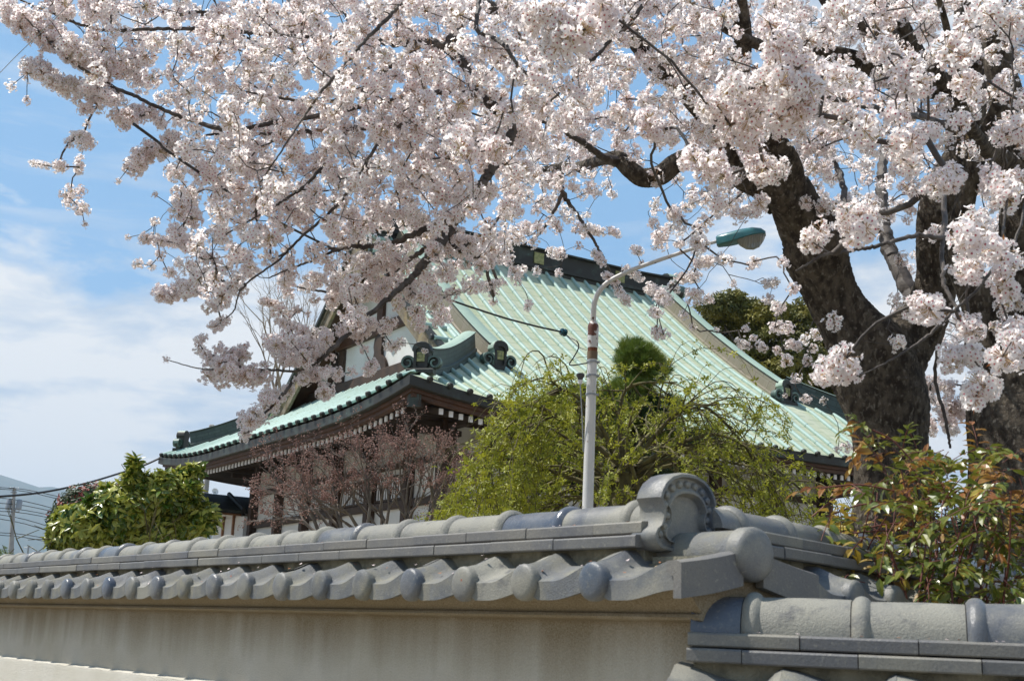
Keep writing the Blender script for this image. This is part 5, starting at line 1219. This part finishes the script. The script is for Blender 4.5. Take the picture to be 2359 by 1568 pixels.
# tall evergreen behind the hall at the right, bare tree behind it at the left, garden trees behind the cherries
def far_trees():
    rs = np.random.RandomState(61)
    Y = 50.0; u = Y / F; root = empty('tall_evergreen', ground_at(at(1760, 900, Y)), 'tall olive-green evergreen tree rising beyond the right end of the copper roof', 'tree'); P = []; N = []
    for x, y, rx, ry in ((1700, 720, 60, 45), (1650, 740, 45, 40), (1770, 730, 60, 40), (1830, 745, 60, 45), (1880, 770, 45, 50), (1700, 790, 70, 50), (1780, 800, 80, 55), (1860, 830, 70, 60), (1800, 860, 80, 50), (1690, 700, 30, 26), (1745, 690, 25, 20), (1840, 710, 30, 24), (1640, 700, 28, 25), (1890, 880, 50, 60), (1800, 930, 110, 70), (1640, 850, 60, 60), (1960, 900, 60, 80)):
        c = at(x, y, Y + rs.uniform(-1.5, 1.5))
        for _ in range(int(rx * ry / 130)):
            d = rs.normal(size=3); d /= np.linalg.norm(d); cc = c + d * np.array([rx * u, rx * u, ry * u]) * rs.uniform(.5, 1)
            p, e = ellipsoid_pts(cc, np.array([.42, .42, .30]), 46, rs, .5); P += list(p); N += list(e + np.array([0, -.1, .5]))
    rosettes(P, N, (4, 6), .20, .09, rs, [M['olive']], root, 'foliage', lambda p, r: 0)
    mb = MB(); b = at(1770, 900, Y); mb.tube([(b[0], b[1], 0), (b[0] + .3, b[1], 6), (b[0], b[1], b[2] + 2)], [.6, .45, .2], 12)
    for k in range(10): e = at(rs.uniform(1640, 1890), rs.uniform(720, 860), Y); mb.tube([(b[0], b[1], b[2] - 1 - k * .2), (np.array([b[0], b[1], b[2]]) + e) / 2, e], [.16, .10, .03], 6)
    mb.build('trunk', M['bark'], root)
    Y = 46.0; root = empty('bare_tree', ground_at(at(650, 1000, Y)), 'tall bare winter tree with fine pale twigs behind the left gable edge', 'tree'); g = Grow(9)
    for (x, y, dx) in ((655, 980, -.25), (660, 940, .15), (668, 960, .45), (645, 900, -.1), (650, 960, -.5), (660, 930, .3)):
        b = at(x, y, Y + rs.normal() * .5); g.go(b, (dx, rs.normal() * .3, 1.0), 1.5, .075, 5, .30, .78, .35, .30, .06, (2, 2), lambda p: True, 0)
    g.mesh('branches', M['twig_pale'], root, 4)
    b = at(655, 960, Y); mb = MB(); mb.tube([(b[0], b[1], 0), (b[0], b[1], b[2] * .6), (b[0], b[1], b[2] + .5)], [.30, .24, .11], 10); mb.build('trunk', M['twig_pale'], root)
    Y = 60.0; u = Y / F; root = empty('distant_evergreen', ground_at(at(5, 1280, Y)), 'small bright green treetop at the left edge beneath the utility pole', 'tree'); P = []; N = []
    p, e = ellipsoid_pts(at(0, 1290, Y), np.array([30 * u, 30 * u, 35 * u]), 240, rs, .3); P = list(p); N = list(e + np.array([0, 0, .8])); rosettes(P, N, (5, 7), .16, .04, rs, [M['needle']], root, 'foliage', lambda p, r: 0)
    mb = MB(); b = at(0, 1290, Y); mb.tube([(b[0], b[1], 0), tuple(b)], [.12, .08], 8); mb.build('trunk', M['bark'], root)
far_trees()

def hedge():
    rs = np.random.RandomState(71); Y = 27.0; u = Y / F; root = empty('garden_hedge', ground_at(at(2120, 1250, Y)), 'dark clipped hedge low behind the cherry trunks at the right', 'hedge'); P = []; N = []
    for x in range(1900, 2420, 30):
        c = at(x, 1225 + rs.uniform(-6, 6), Y); p, d = ellipsoid_pts(c, np.array([32 * u, 32 * u, 30 * u]), 110, rs, .6); P += list(p); N += list(d + np.array([0, -.2, .4]))
    rosettes(P, N, (4, 6), .12, .05, rs, [M['leaf_dark']], root, 'foliage', lambda p, r: 0)
    a = at(1890, 1290, Y); b = at(2430, 1300, Y); mb = MB()
    for i in range(12): q = a + (b - a) * i / 11; mb.tube([(q[0], q[1], 0), (q[0], q[1], q[2] + .3)], .05, 6)
    mb.build('stems', M['bark'], root)
hedge()
# ------------------------------------------------------------------ street lamp, poles, wires, annex
M['lamp_white'] = mat('white_pole_paint', (.60, .60, .58), .4, (.66, .66, .65), 3, .4, .6, col3=(.30, .22, .15), n3=26, lo3=.66, hi3=.70)
M['rust'] = mat('rusted_steel', (.10, .028, .012), .85, (.17, .06, .025), 14, .4, .6, bump=.5, bscale=70)
def rusty(name, frac):
    return mat(name, (.60, .60, .58), .45, (.11, .035, .015), 9, frac, frac + .03, col3=(.35, .20, .12), n3=20, lo3=.64, hi3=.7)
M['lamp_rusty'] = rusty('rust_streaked_paint', .60); M['lamp_rusty2'] = rusty('rust_eaten_paint', .55)
M['teal'] = mat('teal_enamel', (.025, .13, .155), .30, (.035, .17, .18), 5, .4, .6, spec=.6, col3=(.03, .28, .16), n3=7, lo3=.64, hi3=.7)
M['black_rubber'] = mat('black_cable', (.015, .015, .017), .5)
M['steel_grey'] = mat('galvanised_steel', (.30, .32, .34), .45, metal=.4)
M['concrete'] = mat('concrete_pole', (.30, .29, .28), .85, (.36, .35, .33), 3, .4, .6)
def glassy():
    mt = bpy.data.materials.new('ribbed_lamp_glass'); mt.use_nodes = True; g = G(mt.node_tree); b = g.n['Principled BSDF']
    b.inputs['Base Color'].default_value = (.50, .50, .44, 1); b.inputs['Roughness'].default_value = .12; b.inputs['Transmission Weight'].default_value = .55; b.inputs['IOR'].default_value = 1.3
    wv = g.new('ShaderNodeTexWave', {'Vector': g.new('ShaderNodeTexCoord').outputs['Object'], 'Scale': 14.0, 'Distortion': .3}); bp = g.new('ShaderNodeBump', {'Strength': .5, 'Distance': .01, 'Height': wv.outputs[0]}); g.l.new(bp.outputs[0], b.inputs['Normal']); return mt
M['lamp_glass'] = glassy()
YL = 11.0
def street_lamp():
    foot = at(1354, 1165, YL); top = at(1367, 742, YL); k = 1 / F * 11.2
    root = empty('street_lamp', (foot[0], foot[1], 0), 'tall white street lamp pole with rust patches, a curved arm and a teal lamp head', 'street lamp')
    axis = (top - foot) / (top[2] - foot[2]); base = foot - axis * foot[2]
    def on(z): return base + axis * z
    def z_at(y): f = (y - 1165) / (742 - 1165); return foot[2] + (top[2] - foot[2]) * f
    mb = MB(); zz = [0, foot[2], z_at(1000), z_at(905), z_at(814)]; mb.tube([on(z) for z in zz], [13.5 * k, 12.6 * k, 12 * k, 11.5 * k, 11.2 * k], 20); mb.build('pole', M['lamp_white'], root)
    mb = MB(); mb.tube([on(z_at(814)), on(z_at(800))], [11.3 * k, 11.6 * k], 20); mb.build('rusty_joint', M['rust'], root)
    mb = MB(); mb.tube([on(z_at(803)), on(z_at(792)), on(z_at(757)), on(z_at(750)), on(z_at(744)), on(z_at(740))], [11.8 * k, 12.6 * k, 13 * k, 12.5 * k, 10 * k, 7 * k], 20); mb.build('sleeve', M['lamp_rusty2'], root)
    mb = MB(); mb.tube([on(z_at(830)), on(z_at(812))], [12.3 * k, 12.3 * k], 20); mb.build('tape_wrap', mat('brown_tape', (.16, .11, .06), .6), root)
    arm = [(1367, 745), (1367, 720), (1370, 695), (1380, 672), (1398, 652), (1425, 636), (1460, 620), (1510, 602), (1560, 585), (1610, 568), (1655, 555)]
    pts = smooth_path([at(x, y, YL - .05 * i * .5) for i, (x, y) in enumerate(arm)], 4); mb = MB(); n = len(pts)
    mb.tube(pts, [(7.0 - 3.2 * i / n) * k for i in range(n)], 14); mb.build('arm', M['lamp_rusty'], root)
    for y in (836, 868, 912):
        mb = MB(); mb.lathe(on(z_at(y)), axis, [(-.008, 12.2 * k), (-.008, 13.2 * k), (.008, 13.2 * k), (.008, 12.2 * k)], 20); p = on(z_at(y)); mb.box(p + np.array([12.5 * k, -.01, -.01]), np.array([.02, 0, 0]), np.array([0, .02, 0]), UP * .02); mb.build('clamp_band', M['steel_grey'], root)
    # lamp head
    a = at(1650, 553, YL - .25); b = at(1764, 538, YL - .35); d = b - a; L = np.linalg.norm(d); d /= L; lat = np.cross(UP, d); lat /= np.linalg.norm(lat); up = np.cross(d, lat)
    rings = []; rings2 = []
    for f, w_, h_, lo in ((0, .035, .028, -.045), (.03, .05, .04, -.055), (.25, .075, .052, -.05), (.50, .095, .068, -.035), (.75, .10, .070, -.02), (.92, .08, .052, -.012), (1.0, .04, .02, -.008)):
        c = a + d * L * f; ring = []
        for t in np.linspace(0, math.pi, 13): ring.append(c + lat * w_ * math.cos(t) + up * (h_ * math.sin(t)))
        ring += [c - lat * w_ * 1.03 + up * lo, c - lat * w_ * .9 + up * (lo - .004), c + lat * w_ * .9 + up * (lo - .004), c + lat * w_ * 1.03 + up * lo]; rings.append(ring)
    mb = MB(); mb.sweep(rings, 0, True); head = mb.build('lamp_head', M['teal'], root)
    mb = MB(); R = []
    for f, w_, dp in ((.40, .05, .02), (.46, .078, .065), (.58, .09, .105), (.72, .092, .118), (.84, .082, .100), (.93, .062, .055), (.98, .04, .015)):
        c = a + d * L * f - up * .018; R.append([c + lat * w_ * math.cos(t) + up * (dp * math.sin(t)) for t in np.linspace(math.pi, 2 * math.pi, 14)])
    mb.sweep(R, 0, True); mb.build('glass_bowl', M['lamp_glass'], head)
    mb = MB(); mb.lathe(a + d * L * .62 - up * .03, d, [(0, .012), (.02, .035), (.10, .035), (.13, .01)], 14); mb.build('bulb', M['whitepaint'], head)
    return on, z_at
on, z_at = street_lamp()
def cable(name, pts, r, label, cat='cable', group=None, n=8, m='black_rubber'):
    mb = MB(); mb.tube(smooth_path(pts, n), r, 6); P = [np.asarray(p) for p in pts]
    o = mb.build(name, M[m], None, loc=tuple(P[0])); tag(o, label, cat, group); return o
def lamp_wires():
    k = YL / F
    ins = at(1298, 765, YL - .1)
    root = empty('cable_insulator', tuple(ins), 'small dark teal ceramic insulator on the cable left of the street lamp pole', 'insulator')
    d = at(1340, 780, YL) - ins; mb = MB(); mb.lathe(ins - d / np.linalg.norm(d) * .03, d, [(0, .012), (.004, .030), (.018, .034), (.024, .024), (.032, .024), (.038, .036), (.055, .034), (.060, .012)], 18); mb.build('ceramic_body', mat('dark_teal_glaze', (.01, .06, .08), .15), root)
    mb = MB(); mb.lathe(ins - d / np.linalg.norm(d) * .035, d, [(0, .006), (.075, .006)], 8); mb.build('pin', M['steel_grey'], root)
    cable('overhead_cable', [at(308, 286, 6.2), at(364, 327, 6.5), at(411, 365, 6.8), at(650, 515, 8.2), at(965, 662, 9.6), at(1130, 722, 10.3), at(1230, 750, 10.7), ins], .0085, 'long black overhead cable slanting from the upper left through the blossoms to the insulator')
    cable('overhead_cable', [at(0, 168, 5.2), at(35, 132, 5.0), at(72, 96, 4.9), at(160, 10, 4.7), at(200, -40, 4.6)], .0018, 'thin grey wire crossing the sky at the top left corner', m='steel_grey')
    cable('tie_wire', [ins, at(1315, 782, YL), at(1335, 800, YL), at(1352, 806, YL)], .0035, 'thin grey tie wire from the insulator down to the pole', m='steel_grey')
    cable('drop_cable', [ins, at(1310, 776, YL), at(1328, 785, YL - .1), at(1333, 800, YL - .1), at(1322, 822, YL - .1), at(1312, 838, YL - .05), at(1320, 841, YL), at(1352, 836, YL)], .006, 'looped black cable hanging between the insulator and the street lamp pole')
    o = at(1337, 870, YL - .05); mb = MB(); root = empty('light_sensor', tuple(o), 'small grey photo sensor on a thin rod beside the street lamp pole', 'sensor')
    mb.lathe(o, UP, [(-.02, .020), (.0, .026), (.012, .036), (.034, .038), (.040, .03)], 14); mb.build('sensor_cap', mat('dark_grey_plastic', (.06, .06, .065), .5), root)
    mb = MB(); mb.lathe(o, -UP, [(.02, .022), (.055, .018), (.058, .0)], 12); mb.build('sensor_body', M['whitepaint'], root)
    mb = MB(); mb.tube([o - UP * .05, at(1341, 960, YL - .03), at(1344, 1040, YL)], .006, 6); mb.build('rod', M['steel_grey'], root)
lamp_wires()

# utility pole far left with transformers
def utility():
    Y = 62.0; k = Y / F; b = at(25, 1280, Y); t = at(33, 1122, Y); root = empty('utility_pole', (b[0], b[1], 0), 'distant concrete utility pole with two grey transformers at the left edge', 'utility pole')
    ax = (t - b) / (t[2] - b[2]); 
    def on_(y): f = (y - 1280) / (1122 - 1280); return b + (t - b) * f
    mb = MB(); mb.tube([b - ax * b[2], b, t], [6.5 * k, 6 * k, 3.2 * k], 14); mb.build('pole', M['concrete'], root)
    for dx in (-11, 13):
        p = on_(1162) + np.array([dx * k, 0, 0]); mb = MB(); mb.lathe(p - UP * 11 * k, UP, [(0, 5 * k), (1 * k, 6.5 * k), (21 * k, 6.5 * k), (23 * k, 5 * k), (24 * k, 1 * k)], 16); mb.build('transformer', M['steel_grey'], root)
    for y, w_ in ((1126, 22), (1174, 34), (1179, 30), (1135, 14)):
        p = on_(y); mb = MB(); mb.box(p - np.array([w_ / 2 * k, .1, 0]), np.array([w_ * k, 0, .0]), np.array([0, .12, 0]), UP * 1.4 * k); ob = mb.build('crossarm', M['steel_grey'], root)
        for q in np.linspace(-w_ / 2 + 2, w_ / 2 - 2, 4): m2 = MB(); m2.lathe(p + np.array([q * k, 0, 1.4 * k]), UP, [(0, .6 * k), (.6 * k, 1.5 * k), (1.6 * k, .8 * k), (2.4 * k, 1.5 * k), (3.4 * k, .4 * k)], 8); m2.build('insulator', M['whitepaint'], ob)
    P_ = lambda y: on_(y)
    g = 'power lines on the distant utility pole'; n = 0
    for (ya, x1, y1, lab) in ((1124, 300, 1128, 'top'), (1128, 300, 1136, 'upper'), (1150, 330, 1172, 'slanting'), (1161, 320, 1170, 'middle'), (1172, 320, 1176, 'level'), (1179, 320, 1182, 'lower'), (1190, 320, 1224, 'sloping'), (1200, 320, 1236, 'sloping'), (1228, 320, 1230, 'bottom'), (1234, 320, 1240, 'bottom')):
        a = P_(ya); e = at(x1, y1, Y + 12); l = a + (a - e) * .6; mid = (a + e) / 2 - UP * .5
        cable('power_line', [l, a, mid, e], .018 + .0, 'thin dark power line strung from the distant utility pole across the mountain', 'power line', g, 6)
    b2 = at(62, 1290, 70); root = empty('tv_antenna', (b2[0], b2[1], 0), 'tiny rooftop antenna mast just right of the distant utility pole', 'antenna')
    t2 = at(66, 1256, 70); mb = MB(); mb.tube([(b2[0], b2[1], 0), tuple(b2), tuple(t2)], .05, 6); mb.build('mast', M['steel_grey'], root)
    for z in (.1, .45): m2 = MB(); m2.tube([t2 - UP * z - np.array([.25, 0, 0]), t2 - UP * z + np.array([.25, 0, 0])], .025, 5); m2.build('antenna_bar', M['steel_grey'], root)
    # service cable from the hall's eave to the left
    cable('service_cable', [tp(L1 - .2, .1, EZ + .38), at(330, 1072, 38), at(290, 1085, 38), at(200, 1112, 36), at(100, 1133, 34), at(0, 1143, 32), at(-120, 1148, 30)], .03, 'sagging black cable from the hall eave tip over the shrub towards the left edge')
    Y = 47.0; k = Y / F; a = at(468, 1240, Y); t = at(470, 1108, Y); root = empty('concrete_pole', (a[0], a[1], 0), 'thick plain concrete pole seen under the far left corner of the hall eave', 'pole')
    mb = MB(); mb.tube([(a[0], a[1], 0), tuple(a), tuple(t)], [7 * k, 6.5 * k, 6 * k], 16); mb.build('shaft', M['concrete'], root)
    for y in (1122, 1136): p = at(469, y, Y); m2 = MB(); m2.tube([p - np.array([10 * k, 0, 0]), p + np.array([12 * k, 0, 0])], .02, 5); m2.build('step_bolt', M['steel_grey'], root)
    c = tp(12.6, 1.7, 0); 
    # pipe stub over the left hip
    p = at(487, 1000, 41); root = empty('roof_pipe', (p[0], p[1], 0), 'short grey vent pipe standing behind the left corner ridge of the hall', 'pipe'); mb = MB(); mb.tube([(p[0], p[1], 0), tuple(p), tuple(at(488, 983, 41))], [6 * 41 / F] * 3, 14); mb.build('pipe', M['concrete'], root)
    mb = MB(); mb.lathe(at(488, 983, 41), UP, [(0, 6.6 * 41 / F), (.05, 6.6 * 41 / F), (.08, 4 * 41 / F)], 14); mb.build('pipe_cap', M['concrete'], root)
utility()

# small annex with a gabled porch roof beside the hall's left wall
def annex():
    s0 = 14.6; root = empty('annex_building', tuple(tp(16.5, 1.6, 0)), 'small white-plastered annex with a dark gabled roof tucked under the far left eave', 'building')
    # body runs out from the hall in -A2 direction
    def q(s, t, z): return tp(s, t, z)
    ob_ = mat('orange_brown_beam', (.17, .075, .03), .6, (.24, .11, .045), 6, .4, .6)
    mb = MB(); mb.box(q(14.3, 2.05, 0), A1 * 2.7, A2 * 2.2, UP * 4.78); mb.build('wall', M['white'], root)
    for e0 in (14.55, 17.35):
        mb = MB(); a = q(e0, 1.05, 4.86); b = q(15.95, 1.05, 5.42)
        mb.hexa([a, b, b + A2 * 3.1, a + A2 * 3.1, a + UP * .10, b + UP * .10, b + A2 * 3.1 + UP * .10, a + A2 * 3.1 + UP * .10]); mb.build('roof', M['cu_dark'], root)
        mb = MB(); a2, b2 = q(e0, 1.08, 4.70), q(15.95, 1.08, 5.26); mb.hexa([a2, b2, b2 + A2 * .07, a2 + A2 * .07, a2 + UP * .16, b2 + UP * .16, b2 + A2 * .07 + UP * .16, a2 + A2 * .07 + UP * .16]); mb.build('barge_board', M['wood_grey'], root)
        mb = MB(); a2, b2 = q(e0 + (.05 if e0 < 16 else -.05), 1.17, 4.80), q(15.95, 1.17, 5.34); mb.hexa([a2, b2, b2 + A2 * .9, a2 + A2 * .9, a2 + UP * .05, b2 + UP * .05, b2 + A2 * .9 + UP * .05, a2 + A2 * .9 + UP * .05]); mb.build('soffit', ob_, root)
    for t_ in (1.12, 2.1): mb = MB(); mb.tube([q(15.95, t_, 5.56), q(14.5, t_, 4.99)], .07, 8); mb.build('roof_roll', M['cu_dark'], root)
    mb = MB(); mb.extrude([q(14.6, 2.07, 4.78), q(15.95, 2.07, 5.30), q(17.0, 2.07, 4.78)], A2 * .2); mb.build('gable_panel', M['white'], root)
    mb = MB(); mb.bbox(q(14.25, 1.96, 3.74), A1 * 2.8, A2 * .1, UP * .27, .01); mb.build('beam', ob_, root)
    for s in (15.1, 16.0): mb = MB(); mb.bbox(q(s - .05, 1.985, 4.01), UP * .85, A1 * .1, A2 * .07, .01); mb.build('post', ob_, root)
    mb = MB(); mb.bbox(q(16.85, 1.96, 0), UP * 3.72, A1 * .15, A2 * .15, .01); mb.build('post', M['wood_brown'], root)
    mb = MB(); mb.box(q(15.0, 2.0, 3.0), A1 * .75, A2 * .06, UP * .6); mb.build('window', M['dark'], root)
    # satellite dish behind
    c = at(495, 1132, 46); root = empty('satellite_dish', (c[0], c[1], 0), 'small pale satellite dish seen above the annex roof', 'dish'); mb = MB(); mb.lathe(c, (.5, -.8, .35), [(0, .01), (.004, .05), (.02, .09), (.036, .125), (.04, .127), (.024, .10), (.01, .05), (.002, .01)], 20); mb.build('dish', M['whitepaint'], root)
    mb = MB(); mb.tube([(c[0], c[1], 0), tuple(c)], .04, 6); mb.build('mast', M['steel_grey'], root)
    # wooden cupboard-like box with a slatted front by the wall
    root = empty('slatted_timber_box', tuple(tp(13.7, 1.7, 0)), 'brown timber box with a slatted front and flat dark top against the hall wall', 'timber box')
    mb = MB(); mb.box(tp(13.0, 1.35, 2.9), A1 * 1.4, A2 * .7, UP * .75); mb.build('body', M['wood_brown'], root)
    mb = MB(); mb.bbox(tp(12.85, 1.2, 3.65), A1 * 1.7, A2 * .9, UP * .12, .02); mb.build('top', M['wood_black'], root)
    mb = MB()
    for i in range(9): mb.box(tp(13.1 + i * .14, 1.30, 2.95), A1 * .05, A2 * .048, UP * .62)
    mb.build('slats', mat('orange_brown_slat', (.20, .09, .04), .6), root)
    mb = MB()
    for s in (13.02, 14.26): mb.box(tp(s, 1.37, 0), A1 * .12, A2 * .12, UP * 2.9)
    mb.build('legs', M['wood'], root)
annex()
# ------------------------------------------------------------------ air
def haze():
    mb = MB(); mb.box((-6500, -300, -1.0), (9500, 0, 0), (0, 8500, 0), (0, 0, 850))
    mt = bpy.data.materials.new('thin_haze'); mt.use_nodes = True; g = G(mt.node_tree); g.n.remove(g.n['Principled BSDF'])
    v = g.new('ShaderNodeVolumePrincipled', {'Color': (.62, .80, 1.0, 1), 'Density': 1.15e-4, 'Anisotropy': .2}); g.l.new(v.outputs[0], g.n['Material Output'].inputs['Volume'])
    o = mb.build('haze', mt, smooth=False); tag(o, kind='stuff')
haze()
